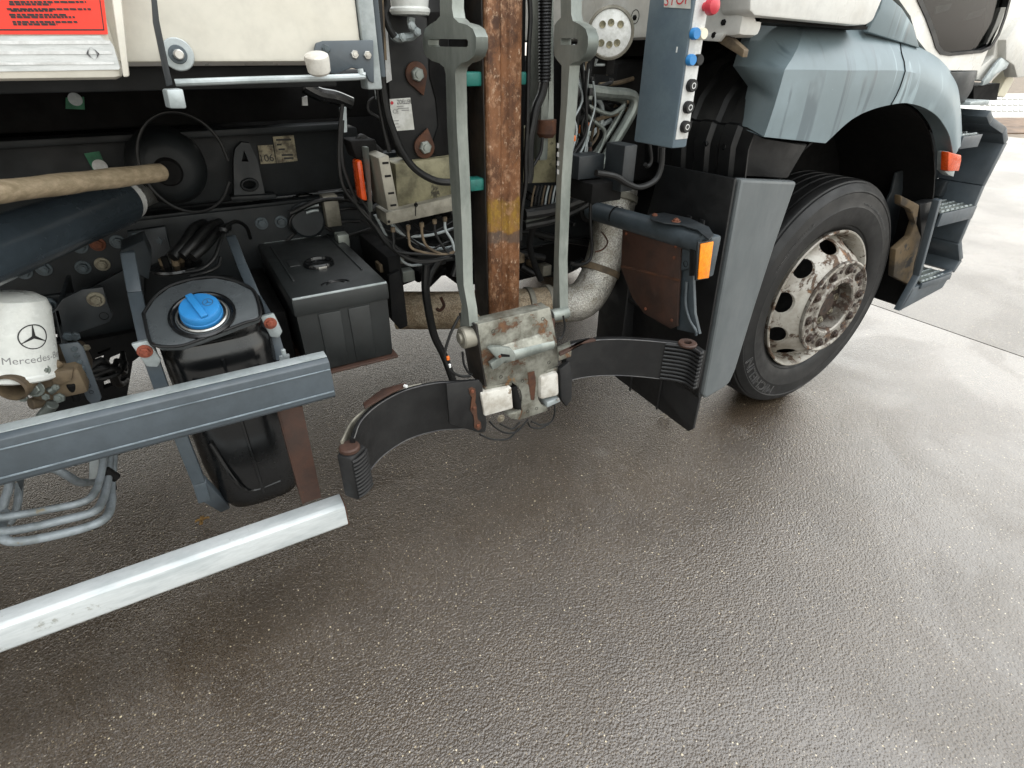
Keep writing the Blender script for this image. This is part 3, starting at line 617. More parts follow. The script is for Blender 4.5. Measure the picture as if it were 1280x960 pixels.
# shroud plate around the filler
cap = AZ(250, 386, .965)
cn = Vector((-.05, -.42, .90)).normalized(); ce = Vector((1, 0, .05)); ce = (ce-cn*ce.dot(cn)).normalized(); cf = cn.cross(ce)
out = []
sh = [(-.112, .045), (-.085, .085), (-.05, .112), (0, .12), (.05, .112), (.088, .085), (.118, .045), (.120, .005), (.112, -.045), (.075, -.052), (.03, -.06), (-.02, -.068), (-.06, -.072), (-.098, -.058), (-.112, -.04)]
c0 = cap - cn*.022
g = G(); g.plate([c0+ce*u+cf*v for u, v in sh], -cn*.02, bev=.005); shp = g.build('filler_shroud', 'shroud', tank, 'satin black shroud plate around the blue cap')
g = G(); g.tube([c0+ce*u*1.01+cf*v*1.01 for u, v in sh+sh[:1]], .0035, smooth=True); g.build('shroud_edge', 'black', tank)
g = G(); g.lathe([(.070, .0), (.070, .005), (.064, .007), (.060, .004), (.055, -.002), (.052, .003), (.048, .006), (.046, 0)], c0, cn, 40); g.build('filler_ring', 'black_gloss', tank)
g = G(); g.lathe([(.043, -.003), (.044, .010), (.0425, .012), (.0425, .026), (.040, .030), (.034, .0315), (0, .0315)], c0, cn, 40)
cp = g.build('filler_cap', 'blue', tank, 'light blue screw cap with raised grip')
g = G()
gd = (ce*.25-cf).normalized(); gs_ = cn.cross(gd)
g.plate([c0+cn*.0315+gd*u+gs_*v for u, v in ((-.039, -.012), (.039, -.012), (.039, .004), (-.039, .004))], cn*.0075, bev=.003); g.build('cap_grip', 'blue', cp)
fnc = frame_at(c0+cn*.0318-gd*.0+gs_*.020, ce, cf, .0006)
g = G(); g.raw(*ring2(fnc, .011, .0012, 24))
for a in (90, 210, 330):
    ux, uy = math.cos(R(a)), math.sin(R(a)); g.raw([fnc(-uy*.001, ux*.001), fnc(uy*.001, -ux*.001), fnc(ux*.0105, uy*.0105)], [(0, 1, 2)])
g.build('cap_emblem', 'grey_paint', cp)
g = G(); g.lathe([(.053, -.001), (.053, .004), (.050, .006), (.0475, .002)], c0, cn, 40); g.build('filler_lip', 'chrome', tank)
# sender unit and hoses on the tank top
sc0 = AZ(222, 335, .955)
g = G(); g.lathe([(0, 0), (.062, 0), (.066, .004), (.064, .010), (.03, .014), (0, .014)], sc0, ZA, 32); snd = g.build('sender_flange', 'black_gloss', tank)
for i, (u, v) in enumerate(((-.03, .0), (-.008, .008), (.014, .0), (.03, -.012), (.0, -.022), (-.022, -.02))):
    g = G(); b_ = sc0+Vector((u, v, .012)); g.cyl(b_, b_+ZA*random.uniform(.016, .03), random.uniform(.006, .010), seg=8); g.build('sender_fitting', random.choice(['chrome', 'brass', 'dark', 'chrome']), snd)
for i, (a, b, c) in enumerate((((216, 322), (231, 303), (243, 285)), ((227, 320), (246, 300), (262, 284)), ((240, 322), (258, 306), (272, 290)))):
    g = G(); g.tube([A(*a, 1.62), A(*b, 1.66), A(*c, 1.75), A(c[0]+12, c[1]-6, 1.92)], .013, ridge=.0, seg=12); g.build('corrugated_hose', 'hose', T)
g = G(); g.tube([A(232, 340, 1.60), A(252, 336, 1.60), A(268, 322, 1.62), A(276, 300, 1.66), A(282, 284, 1.72), A(296, 277, 1.80), A(308, 284, 1.86), A(313, 298, 1.9)], .0052); g.build('hose', 'hose', T)
g = G(); g.tube([A(238, 345, 1.58), A(258, 340, 1.58), A(272, 333, 1.60), A(276, 322, 1.62)], .0048); g.build('hose', 'hose', T)
g = G(); g.lathe([(.012, 0), (.014, .003), (.014, .01), (.012, .013)], A(278, 290, 1.68), (.5, .3, .8), 14); g.build('hose_clip', 'black', T)
# tank strap frame (two side bars and feet)
def bar(pts, wd, th, mat='grey_paint', name='tank_strap', parent=T):
    g = G(); pts = [Vector(p) for p in pts]
    for a, b in zip(pts[:-1], pts[1:]):
        t_ = (b-a).normalized(); s_ = t_.cross(YA_).normalized()
        g.plate([a-s_*wd/2, a+s_*wd/2, b+s_*wd/2, b-s_*wd/2], (0, th, 0), bev=.003)
    return g.build(name, mat, parent)
sL = bar([A(159, 316, 1.55), A(168, 365, 1.48), A(184, 436, 1.36), A(203, 490, 1.335), A(249, 605, 1.335), A(256, 628, 1.34)], .030, .022)
g = G(); g.plate([A(246, 608, 1.335), A(258, 603, 1.335), A(284, 630, 1.40), A(288, 636, 1.42), A(276, 641, 1.40), A(254, 628, 1.34)], (0, .02, .012), bev=.003); g.build('strap_foot', 'grey_paint', sL)
sR = bar([A(289, 296, 1.72), A(302, 330, 1.62), A(320, 372, 1.52), A(338, 402, 1.44), A(352, 450, 1.40)], .026, .02)
for q, s_ in (((181, 439), sL), ((338, 404), sR)):
    g = G(); c_ = A(*q, 1.333 if q[0] < 200 else 1.40); g.plate([c_+Vector((-.02, 0, .022)), c_+Vector((.014, 0, .024)), c_+Vector((.024, 0, -.03)), c_+Vector((.012, 0, -.045)), c_+Vector((-.008, 0, -.038))], (0, .012, 0), bev=.004)
    lug = g.build('strap_lug', 'galv', s_); bolt(c_, NY, .0105, 'bolt_red', lug)
g = G(); g.plate([A(158, 290, 1.86), A(207, 283, 1.86), A(214, 312, 1.86), A(190, 340, 1.80), A(172, 330, 1.80)], (0, .02, 0), bev=.003); tb = g.build('strap_bracket', 'dark_paint', T)
bolt(A(171, 301, 1.858), NY, .015, 'bolt', tb); bolt(A(196, 300, 1.858), NY, .015, 'bolt', tb)
g = G(); g.plate([A(150, 313, 1.56), A(180, 300, 1.62), A(190, 322, 1.60), A(186, 350, 1.56), A(168, 340, 1.52)], (0, .10, 0), bev=.003); g.build('strap_gusset', 'dark_paint', T)
# --- battery box
bx0, bx1, by0, by1, bz0, bz1 = .166, .424, 1.41, 2.02, .694, .920
g = G(); rows = []
for z, d_ in ((bz0, .006), (bz0+.008, .003), (bz1-.05, .0)):
    rows.append([Vector((bx0+d_+.006, by0+d_+.006, z)), Vector((bx1-d_-.006, by0+d_+.006, z)), Vector((bx1-d_-.006, by1-d_, z)), Vector((bx0+d_+.006, by1-d_, z)), Vector((bx0+d_+.006, by0+d_+.006, z))])
g.grid(rows); g.box(bx0+.02, bx1-.02, by0+.02, by1-.02, bz0-.001, bz0+.02, .004)
bb = g.build('battery_box', 'box_black', T, 'black plastic battery box with ribbed lid')
for xx in (.255, .335):
    g = G(); g.plate([Vector((xx-.028, by0+.0065, bz0+.004)), Vector((xx+.028, by0+.0065, bz0+.004)), Vector((xx+.030, by0+.002, bz1-.055)), Vector((xx-.03, by0+.002, bz1-.055))], (0, .012, 0), bev=.003); g.build('box_rib', 'box_black', bb)
g = G(); g.box(bx0, bx1, by0, by1, bz1-.052, bz1, .007); lid = g.build('box_lid', 'box_black', bb)
for q in ((bx0+.004, bx1-.004, by0+.0005, by0+.006, bz1-.004, bz1+.0015), (bx0+.02, bx1-.05, by1-.07, by1-.064, bz1-.002, bz1+.003)):
    g = G(); g.box(*q, .001); g.build('lid_edge', 'galv', bb)
g = G()
g.box(bx0+.03, bx0+.036, by0+.13, by1-.12, bz1-.001, bz1+.004, .0015); g.box(bx1-.036, bx1-.03, by0+.13, by1-.05, bz1-.001, bz1+.004, .0015); g.build('lid_rib', 'box_black', bb)
lc = AZ(399, 331, bz1); g = G(); g.lathe([(0, .006), (.034, .006), (.036, .013), (.041, .013), (.043, .009), (.044, 0)], lc, ZA, 36); ld = g.build('vent_cap', 'black_gloss', bb)
g = G(); g.box(lc.x-.012, lc.x+.012, lc.y-.049, lc.y-.043, bz1, bz1+.008, .001); g.build('vent_tab', 'chrome', bb)
lc2 = AZ(418, 353, bz1); g = G()
for r_ in (.020, .032): g.tube([lc2+Vector((math.cos(a)*r_*1.15, -.012+math.sin(a)*r_*.75, .001)) for a in [k*math.pi/8 for k in range(9)]], .0025)
g.build('lid_grip', 'black_gloss', bb)
lc3 = AZ(365, 330, bz1); g = G(); g.box(lc3.x-.012, lc3.x+.02, lc3.y-.03, lc3.y+.03, bz1-.001, bz1+.003, .002); g.build('lid_plate', 'box_black', bb)
g = G(); g.box(bx0-.004, bx1+.004, by0-.004, by1-.05, bz0-.010, bz0-.002, .003); g.build('battery_tray', 'rust_plate', T)
g = G(); g.plate([A(486, 345, 1.60), A(500, 338, 1.60), A(510, 408, 1.60), A(500, 412, 1.60), A(490, 400, 1.60)], (0, .02, 0), bev=.003); g.plate([A(484, 322, 1.62), A(500, 318, 1.62), A(510, 405, 1.62), A(498, 410, 1.62)], (0, .3, 0), bev=.003); g.build('tray_hanger', 'dark', T)

g = G(); g.box(.10, .160, 1.52, 1.93, .60, .85, .006); g.build('gap_filler', 'dark', T)  # dark filler added to black out the bright gap beside the battery box
g = G(); g.cyl(A(470, 338, 2.30), A(640, 322, 2.45), .055, seg=20); g.build('propeller_shaft', 'dark', T)
g = G(); g.cyl(A(300, 365, 2.5), A(420, 330, 2.5), .14, seg=24); g.build('air_reservoir', 'dark', T)
for q0, q1, r_ in (((498, 352), (530, 340), .02), ((520, 345), (548, 330), .03), ((536, 356), (556, 336), .012), ((574, 336), (604, 352), .03), ((604, 350), (690, 330), .04)):
    g = G(); g.cyl(A(*q0, 2.1), A(*q1, 2.15), r_, seg=14); g.build('linkage', 'dark', T)
# --- distributor block and lines on the frame
g = G(); p = A(413, 262, 1.93); g.box(p.x-.024, p.x+.024, 1.90, 1.95, p.z-.05, p.z+.05, .003); db = g.build('line_distributor', 'alu', T)
for (a, b) in (((398, 256), (380, 261)), ((398, 263), (383, 266)), ((424, 252), (450, 250)), ((424, 262), (446, 261)), ((417, 279), (450, 277))):
    g = G(); g.tube([A(*a, 1.915), A((a[0]+b[0])/2, (a[1]+b[1])/2-1, 1.915), A(*b, 1.92)], .005); g.build('air_line', 'galv' if a[0] < 400 else 'hose', db)
g = G(); g.tube([A(400, 258, 1.92), A(378, 262, 1.92), A(364, 272, 1.92), A(363, 284, 1.92), A(370, 292, 1.93)], .0045); g.build('air_line', 'hose', T)
g = G(); pp = A(372, 275, 1.94); g.lathe([(0, .0), (.05, 0), (.058, .006), (.058, .02)], A(385, 276, 1.93), (0, 1, 0), 30); g.build('frame_cap', 'dark_paint', T)

# ------------------------------------------------------------------ the lifter
# mast: rolled profile with a groove in its face
g = G(); x0, x1, yf = .763, .873, 1.45
prof = [(x0, yf+.10), (x0, yf+.006), (x0+.006, yf), (x0+.040, yf), (x0+.047, yf+.007), (x0+.063, yf+.007), (x0+.070, yf), (x1-.006, yf), (x1, yf+.006), (x1, yf+.10)]
g.plate([Vector((x, y, .70)) for x, y in prof], (0, 0, 2.0), bev=.001); mast = g.build('lift_mast', 'post', T, 'tall rusty brown mast profile with a yellow worn patch')
g = G(); g.box(x0-.05, x1+.075, 1.56, 1.60, .9, 2.7, .004); g.build('mast_backing', 'dark', mast)
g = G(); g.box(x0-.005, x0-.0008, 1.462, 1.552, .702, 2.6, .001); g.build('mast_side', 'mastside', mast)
g = G(); g.box(.885, .935, 1.60, 1.63, 1.19, 2.7, .004); g.build('guide_profile', 'steel', T, 'pale steel guide strip beside the rusty mast')
g = G(); g.box(1.00, 1.03, 1.55, 1.63, 1.17, 2.7, .004); g.build('guide_profile', 'steel', T)
for q in ((597, 99), (601, 231)):
    c_ = A(*q, 1.47); g = G(); g.box(c_.x-.033, c_.x+.022, 1.47, 1.52, c_.z-.017, c_.z+.017, .006); g.build('slide_pad', 'teal', mast)
c_ = A(655, 98, 1.50); g = G(); g.box(c_.x-.01, c_.x+.012, 1.50, 1.54, c_.z-.016, c_.z+.016, .005); g.build('slide_pad', 'teal', mast)
# fork bars: plates on edge with slotted heads
def forkbar(px, X, th, slot, label):
    g = G(); g.plate([AX(a, b, X) for a, b in px], (th, 0, 0), holes=[[AX(a, b, X) for a, b in slot]])
    return g.build('fork_bar', 'steel', T, label, ang=40)
fL = forkbar([(549, -60), (550, 20), (545, 26), (538, 30), (531, 36), (528, 50), (530, 66), (534, 72), (540, 76), (549, 79), (555, 84), (557, 92), (559, 160), (563, 230), (568, 300), (571, 355), (577, 381), (575, 408),
              (587, 408), (585, 387), (579.5, 356), (578, 300), (575, 230), (571, 160), (569, 92), (571, 84), (576, 79), (586, 76), (592, 70), (595, 60), (595, 46), (591, 36), (584, 31), (573, 28), (567, 22), (565, 10), (565, -60)], .60, .028,
             [(535, 50), (537, 48.5), (583, 49), (585, 51), (585, 57), (583, 59), (537, 58), (535, 56)], 'pale steel bar with slotted round head left of the mast')
fR = forkbar([(700, -60), (701, 22), (696, 27), (693, 32), (692, 50), (693, 70), (697, 76), (702, 82), (701, 130), (698, 180), (695.5, 225), (692.5, 325), (691, 388), (700, 388), (698.5, 325), (702, 225), (705, 180), (709, 130), (712, 82),
              (716, 78), (725, 76), (732, 68), (735, 56), (735, 46), (732, 36), (724, 30), (716, 26), (714, 18), (713, -60)], .93, .032,
             [(701, 48), (720, 47.5), (722, 50), (722, 54), (720, 56), (701, 56)], 'steel bar with slotted round head right of the mast')
for i in range(4):
    g = G(); c_ = AX(697.5, 182+11*i, .9295); g.box(c_.x-.0005, c_.x+.001, c_.y-.004, c_.y+.004, c_.z-.006, c_.z+.006, 0); g.build('punch_mark', 'bwhite', fR)
# black side plate with plates, bolts and label
YP = 1.56
g = G(); g.plate([A(486, -60, YP), A(560, -60, YP), A(566, 205, YP), A(520, 206, YP), A(500, 196, YP), A(490, 160, YP), A(482, 60, YP)], (0, .03, 0), bev=.004); sp = g.build('lifter_side_plate', 'black', T, 'black lifter side plate with hexagon bolts')
g = G(); g.plate([A(516, 15, YP-.004), A(535, 22, YP-.004), A(537, 95, YP-.004), A(545, 125, YP-.004), A(548, 158, YP-.004), A(536, 190, YP-.004), A(560, 200, YP-.004), A(560, 15, YP-.004)], (0, .003, 0), bev=.001); g.build('cover_plate', 'dark', sp)
for (cx, cy, tx_, ty_) in ((521, 93, 530, 120), (531, 184, 535, 160)):
    n_ = 18; g = G(); c_ = A(cx, cy, YP-.012); tip = A(tx_, ty_, YP-.012); pts = []
    a0 = math.atan2((tip-c_).z, (tip-c_).x)
    for k in range(n_+1): a = a0+.8+(2*math.pi-1.6)*k/n_; pts.append(c_+Vector((math.cos(a)*.030, 0, math.sin(a)*.030)))
    pts.append(tip); g.plate(pts, (0, .008, 0), bev=.002); lp = g.build('bolt_lug', 'rust', sp); bolt(c_, NY, .0175, 'steel', lp, washer=False)
g = G(); g.plate([A(487, 124, YP-.003), A(513, 122, YP-.003), A(518, 162, YP-.003), A(491, 164, YP-.003)], (0, .002, 0)); lb = g.build('maker_label', 'sticker_white', sp, 'small white maker label with black lettering')
fl = frame_at(A(505, 127.6, YP-.0034), XA, ZA, .0008)
text('ZOELLER', .0150, fl, 'print', lb, sx=.66)
text('CE', .014, frame_at(A(494.5, 139.5, YP-.0034), XA, ZA, .0008), 'print_grey', lb)
c_ = A(490, 128.6, YP-.0042); g = G(); g.cyl(c_, c_+NY*.0005, .0042, seg=14); g.build('label_logo', 'print_red', lb)
g = G()
for (x, y, L) in ((496, 133, 9), (497, 135.5, 15), (502, 138, 10), (492, 151, 7), (492.5, 155, 6), (493, 159, 8)):
    a = A(x, y, YP-.0042); g.box(a.x, a.x+L*.0021, a.y-.0004, a.y, a.z-.0008, a.z+.0008, 0)
g.build('label_text', 'print_grey', lb)
g = G(); g.plate([A(467, 105, 1.50), A(483, 104, 1.50), A(485, 123, 1.50), A(470, 124, 1.50)], (0, .003, 0)); g.build('cable_tag', 'galv', T)
# white filter/actuator above with fittings
g = G(); a = A(513, 19, 1.50); g.lathe([(0, 0), (.044, 0), (.048, .006), (.048, .012), (.044, .016), (.046, .03), (.046, .30), (0, .30)], a, ZA, 36); g.build('actuator_can', 'filter', T, 'pale cylindrical actuator above the black plate')
for pts, r_ in (([(514, 22), (514, 30), (518, 38), (521, 42)], .010), ([(521, 40), (514, 46), (505, 47), (497, 48), (491, 44)], .0095)):
    g = G(); g.tube([A(*q, 1.49) for q in pts], r_, seg=8); g.build('elbow_fitting', 'galv', T)
for q in ((503, 47), (514, 32), (521, 40)): bolt(A(*q, 1.475), NY, .010, 'galv', T, name='union_nut', washer=False)
pipe_ = lambda pts, r_, Y, mat='hose', name='hose': (lambda g: (g.tube([A(*q, Y) if len(q) == 2 else A(q[0], q[1], q[2]) for q in pts], r_), g.build(name, mat, T))[1])(G())
pipe_([(493, 46), (486, 34), (481, 18), (484, 4), (478, -30)], .008, 1.47)
pipe_([(472, -30), (474, 20), (476, 60), (478, 100), (484, 140), (492, 165), (503, 190), (520, 212), (545, 226), (570, 228)], .0095, 1.46)
pipe_([(466, -30), (470, 30), (472, 80), (473, 120), (480, 160), (487, 190)], .006, 1.48)
pipe_([(474, -30), (478, 40), (480, 75)], .007, 1.46, 'brass')
g = G(); g.plate([A(474, 20, 1.50), A(482, 10, 1.50), A(490, 100, 1.50), A(481, 105, 1.50)], (0, .004, 0)); g.build('white_strip', 'bwhite', T)
pipe_([(478, 150), (462, 140), (461, 128), (468, 122)], .004, 1.52)
# control block under the plate: stained aluminium
g = G(); g.plate([A(494, 205, 1.53), A(575, 194, 1.53), A(575, 250, 1.53), A(497, 264, 1.53)], (0, .10, 0), bev=.004); vbk = g.build('valve_manifold', 'alu_green', T, 'oil-stained aluminium valve block under the black plate')
g = G(); g.plate([A(482, 266, 1.50), A(575, 244, 1.50), A(575, 262, 1.50), A(484, 282, 1.50)], (0, .09, 0), bev=.003); lowb = g.build('manifold_base', 'alu', vbk)
hole(A(520, 256, 1.498), NY, .005, vbk); bolt(A(486, 277, 1.499), NY, .004, 'dark', vbk, washer=False)
g = G(); g.plate([A(519.5, 252, 1.4985), A(520.5, 252, 1.4985), A(520, 270, 1.4985), A(519, 270, 1.4985)], (0, .001, 0)); g.build('base_seam', 'dark', vbk)
g = G(); g.plate([A(640, 230, 1.6), A(695, 228, 1.6), A(695, 160, 1.6), A(640, 160, 1.6)], (0, .08, 0), bev=.003); g.build('valve_manifold', 'alu_green', T)
for i, q in enumerate(((491, 286), (510, 283), (527, 280), (543, 276), (556, 273))):
    e = (566+i*1.5, 318-i*2)
    pipe_([q, (q[0]+1, q[1]+14), (q[0]+5+i, q[1]+28), ((q[0]+e[0])/2+6, 318), e], .0042, 1.53, ['hose', 'brass', 'brass', 'hose', 'galv'][i], 'control_line')
    g = G(); c_ = A(q[0], q[1]-2, 1.53); g.cyl(c_, c_-ZA*.014, .007, seg=8); g.build('line_fitting', 'brass', vbk)
# white finned module and orange lamp, seen from its side
p0 = A(473, 196, 1.44)
g = G(); g.plate([A(473, 198, 1.42), A(486, 194, 1.42), A(499, 261, 1.42), A(485, 264, 1.42)], (0, .12, 0), bev=.003); md = g.build('ballast_module', 'alu', T, 'pale metal module with slots beside the orange lamp')
for t_ in (.08, .34, .68, .92):
    a = A(477+t_*12, 199+t_*63, 1.4195); g = G(); g.box(a.x, a.x+.016, a.y-.0008, a.y+.001, a.z-.0025, a.z+.0025, 0); g.build('slot', 'dark', md)
g = G(); g.plate([A(455, 184, 1.50), A(461, 184, 1.48), A(466, 264, 1.48), A(463, 266, 1.50)], (0, .02, 0), bev=.001); pm = g.build('lamp_plate', 'steel', T)
g = G(); g.plate([A(446, 202, 1.50), A(453, 200, 1.50), A(460, 252, 1.50), A(452, 250, 1.50)], (0, .05, 0), bev=.006); g.build('marker_lamp', 'orange_lamp', T, 'upright orange marker lamp left of the pale module')
g = G(); g.plate([A(437, 176, 1.52), A(470, 174, 1.52), A(474, 196, 1.52), A(446, 200, 1.52)], (0, .08, 0), bev=.006); g.build('lamp_holder', 'dark', T)
for pts in ([(428, 130), (425, 160), (424, 200), (428, 230), (440, 250), (460, 270), (480, 300), (500, 318), (530, 326), (565, 322)], [(445, 180), (455, 172), (466, 182), (472, 188)], [(441, 183), (450, 170), (462, 176), (478, 190)],
            [(440, 245), (452, 265), (472, 285), (492, 312), (520, 327), (550, 325), (572, 314)], [(444, 240), (460, 262), (466, 280), (490, 305), (510, 320)], [(428, 150), (427, 180), (430, 212), (446, 252)]):
    pipe_(pts, .0052, 1.55)
g = G(); g.plate([A(425, 135, 1.56), A(433, 134, 1.56), A(434, 165, 1.56), A(427, 166, 1.56)], (0, .01, 0)); g.build('junction_clip', 'galv', T)
pipe_([(381, 108), (400, 118), (420, 122), (440, 130)], .018, 1.75, 'black_gloss')
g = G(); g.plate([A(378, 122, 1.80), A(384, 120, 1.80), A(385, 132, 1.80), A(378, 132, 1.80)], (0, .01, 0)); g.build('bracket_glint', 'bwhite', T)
# hoses right of the mast
pipe_([(660, -30), (663, 20), (661, 60), (660, 110), (659, 160), (657, 200), (657, 230), (652, 265), (650, 300)], .0065, 1.5)
g = G(); g.tube([A(681, -60+i*2.1, 1.53) for i in range(78)], .0165, seg=12, smooth=False, ridge=.14); g.build('corrugated_conduit', 'hose', T, 'black corrugated conduit hanging beside the mast')
pipe_([(681, 100), (677, 118), (670, 135), (666, 155), (662, 180), (662, 215), (660, 228)], .0135, 1.53)
pipe_([(678, 172), (676, 190), (668, 205), (663, 212)], .005, 1.53)
g = G(); c_ = A(683, 163, 1.55); g.lathe([(0, -.02), (.022, -.02), (.030, -.008), (.030, .03), (0, .03)], c_, ZA, 20); g.build('conduit_gland', 'rust', T)
g = G(); g.plate([A(686, -40, 1.55), A(692, -40, 1.55), A(692, 160, 1.55), A(685, 165, 1.55)], (0, .02, 0)); g.build('guide_edge', 'steel', T)
# cable loom and metal pipes right of the right fork bar
random.seed(11)
for i in range(13):
    x0 = 722+random.uniform(-3, 10); y0 = 85+random.uniform(0, 55); Y = random.uniform(1.55, 1.72)
    pipe_([(x0+random.uniform(-6, 6), y0-30), (x0, y0), (x0+random.uniform(-6, 8), y0+35), (x0-random.uniform(2, 12), y0+70), (x0-12+random.uniform(-6, 6), y0+110)], random.uniform(.004, .008), Y, random.choice(['hose', 'hose', 'hose', 'galv']), 'loom_cable')
for i, (pts, r_, m) in enumerate((([(730, 112), (760, 116), (785, 118), (793, 124), (790, 140), (770, 175), (748, 210), (720, 240), (690, 262), (655, 272)], .018, 'steel'),
                       ([(738, 120), (765, 122), (780, 128), (772, 148), (752, 180), (735, 205)], .010, 'steel'), ([(735, 122), (750, 128), (753, 145), (750, 160)], .008, 'galv'),
                       ([(730, 130), (758, 142), (770, 140), (780, 132)], .007, 'steel'), ([(745, 150), (760, 145), (772, 142)], .007, 'brass'), ([(735, 175), (748, 160), (764, 150)], .008, 'galv'),
                       ([(728, 140), (740, 150), (756, 165), (748, 190), (735, 205)], .007, 'steel'), ([(715, 108), (740, 110), (762, 104), (765, 98)], .007, 'hose'))):
    pipe_(pts, r_, 1.62+.03*(i % 3), m, 'hydraulic_pipe')
pipe_([(655, 268), (690, 262), (715, 254), (735, 245), (741, 232)], .020, 1.58, 'hose')
pipe_([(655, 282), (690, 275), (720, 262), (742, 250)], .015, 1.62, 'hose')
pipe_([(738, 250), (738, 280), (740, 310), (736, 326), (722, 331), (713, 328)], .006, 1.56)
g = G(); g.plate([A(737, 180, 1.60), A(740, 180, 1.60), A(740, 226, 1.60), A(737, 226, 1.60)], (0, .06, 0)); g.build('divider_plate', 'rust_plate', T)
for q, m in (((724, 162), 'orange'), ((717, 217), 'orange'), ((716, 228), 'orange'), ((716, 236), 'orange')):
    c_ = A(*q, 1.58); g = G(); g.box(c_.x-.007, c_.x+.007, c_.y, c_.y+.02, c_.z-.013, c_.z+.013, .003); g.build('cable_connector', m, T)
for q in ((729, 178), (725, 194), (722, 206), (718, 212), (722, 221), (700, 182)): bolt(A(*q, 1.58), NY, .006, 'chrome', T, washer=False, name='cable_gland')
for i in range(8):
    x = 664+i*4.3; pipe_([(x, 258), (x+2, 244), (x+5, 232)], .0035, 1.62, random.choice(['galv', 'hose', 'brass']), 'loom_cable')
# orange-tipped thin cables by the gripper
pipe_([(574, 395), (562, 420), (556, 445), (562, 462), (575, 470), (588, 470)], .004, 1.27)
pipe_([(578, 440), (580, 455), (585, 465), (590, 468)], .0035, 1.27)
g = G(); c_ = A(560, 450, 1.27); g.cyl(c_, c_+ZA*.012, .005, seg=10); g.build('cable_connector', 'orange', T)
g = G(); c_ = A(562, 455, 1.27); g.cyl(c_, c_-ZA*.012, .004, seg=10); g.build('cable_gland', 'bwhite', T)
pipe_([(533, 330), (532, 360), (536, 390), (543, 420), (555, 445), (566, 475)], .014, 1.62)
pipe_([(566, 312), (550, 325), (540, 340), (533, 360)], .011, 1.62)
pipe_([(551, 372), (555, 382), (550, 388), (546, 386)], .006, 1.75, 'rust')
pipe_([(668, 280), (662, 305), (668, 330), (676, 350)], .012, 1.7, 'dark')
# many dark hoses deep behind the mast so the bay is not empty
random.seed(5)
for i in range(22):
    x0 = random.uniform(380, 735); y0 = random.uniform(225, 330)
    pipe_([(x0-60, y0+random.uniform(-25, 25)), (x0-20, y0+random.uniform(-12, 12)), (x0+20, y0+random.uniform(-12, 12)), (x0+70, y0+random.uniform(-25, 25))], random.uniform(.006, .016), random.uniform(1.78, 2.05), random.choice(['dark', 'hose', 'hose', 'black_gloss']))
for i in range(10):
    c_ = A(random.uniform(500, 740), random.uniform(240, 330), random.uniform(1.85, 2.0)); s_ = random.uniform(.02, .06)
    g = G(); g.box(c_.x-s_, c_.x+s_, c_.y, c_.y+.1, c_.z-s_*.7, c_.z+s_*.7, .006); g.build('component_housing', random.choice(['dark', 'frame', 'black']), T)

random.seed(23)
for i, x in enumerate((586, 590, 596, 602, 606)):
    dx = random.uniform(-3, 3); pipe_([(x, -40), (x+dx, 60), (x-dx, 150), (x+dx*.5, 230), (x-8+dx, 300), (x-22+dx, 345)], random.uniform(.006, .011), 1.575+.012*i, 'hose')
for i in range(30):
    x0 = random.uniform(714, 742); y0 = random.uniform(80, 150); Y = random.uniform(1.52, 1.66); w_ = random.uniform(-9, 9)
    pipe_([(x0, y0-random.uniform(5, 25)), (x0+w_, y0+20), (x0-w_*.6-4, y0+50), (x0-random.uniform(0, 14), y0+80), (x0-random.uniform(4, 22), y0+110)], random.uniform(.0022, .0046), Y, random.choice(['hose', 'hose', 'galv', 'brass', 'hose']), 'loom_cable')
for i in range(12):
    x0 = random.uniform(500, 560); y0 = random.uniform(286, 330); Y = random.uniform(1.56, 1.75)
    pipe_([(x0-70, y0-random.uniform(20, 60)), (x0-35, y0-random.uniform(0, 22)), (x0, y0), (x0+40, y0-random.uniform(4, 26))], random.uniform(.003, .006), Y, random.choice(['hose', 'hose', 'galv', 'dark']), 'loom_cable')
for i in range(26):
    x = random.choice([random.uniform(640, 745), random.uniform(430, 560)]); y = random.uniform(235, 345) if x > 600 else random.uniform(285, 350)
    c_ = A(x, y, random.uniform(1.66, 1.95)); s_ = random.uniform(.008, .024); k = random.random()
    g = G()
    if k < .5: g.box(c_.x-s_, c_.x+s_, c_.y, c_.y+.05, c_.z-s_*random.uniform(.5, 1.4), c_.z+s_, .003)
    else: g.cyl(c_, c_+Vector((random.uniform(-1, 1), random.uniform(-.4, .4), random.uniform(-1, 1))).normalized()*s_*3, s_*.7, seg=12)
    g.build('valve_fitting', random.choice(['dark', 'frame', 'alu', 'brass', 'steel', 'black']), T)
for i in range(16):
    x, y = random.uniform(716, 742), random.uniform(92, 235); c_ = A(x, y, random.uniform(1.5, 1.56)); g = G(); s_ = random.uniform(.004, .008)
    g.box(c_.x-s_, c_.x+s_, c_.y, c_.y+.012, c_.z-s_*1.6, c_.z+s_*1.6, .0015); g.build('cable_connector', random.choice(['black', 'bwhite', 'steel', 'orange', 'black']), T)
for i in range(14):
    x, y = random.uniform(735, 800), random.uniform(95, 150); pipe_([(x-22, y+random.uniform(-10, 10)), (x, y+random.uniform(-6, 6)), (x+20, y+random.uniform(-14, 6))], random.uniform(.004, .009), random.uniform(1.66, 1.85), random.choice(['steel', 'hose', 'brass', 'dark']), 'hydraulic_pipe')
g = G(); c_ = A(785, 108, 1.95); g.lathe([(0, 0), (.06, .0), (.08, .03), (.085, .2), (0, .2)], c_, (.2, .9, -.3), 24); g.build('heat_shield', 'wrap', T)
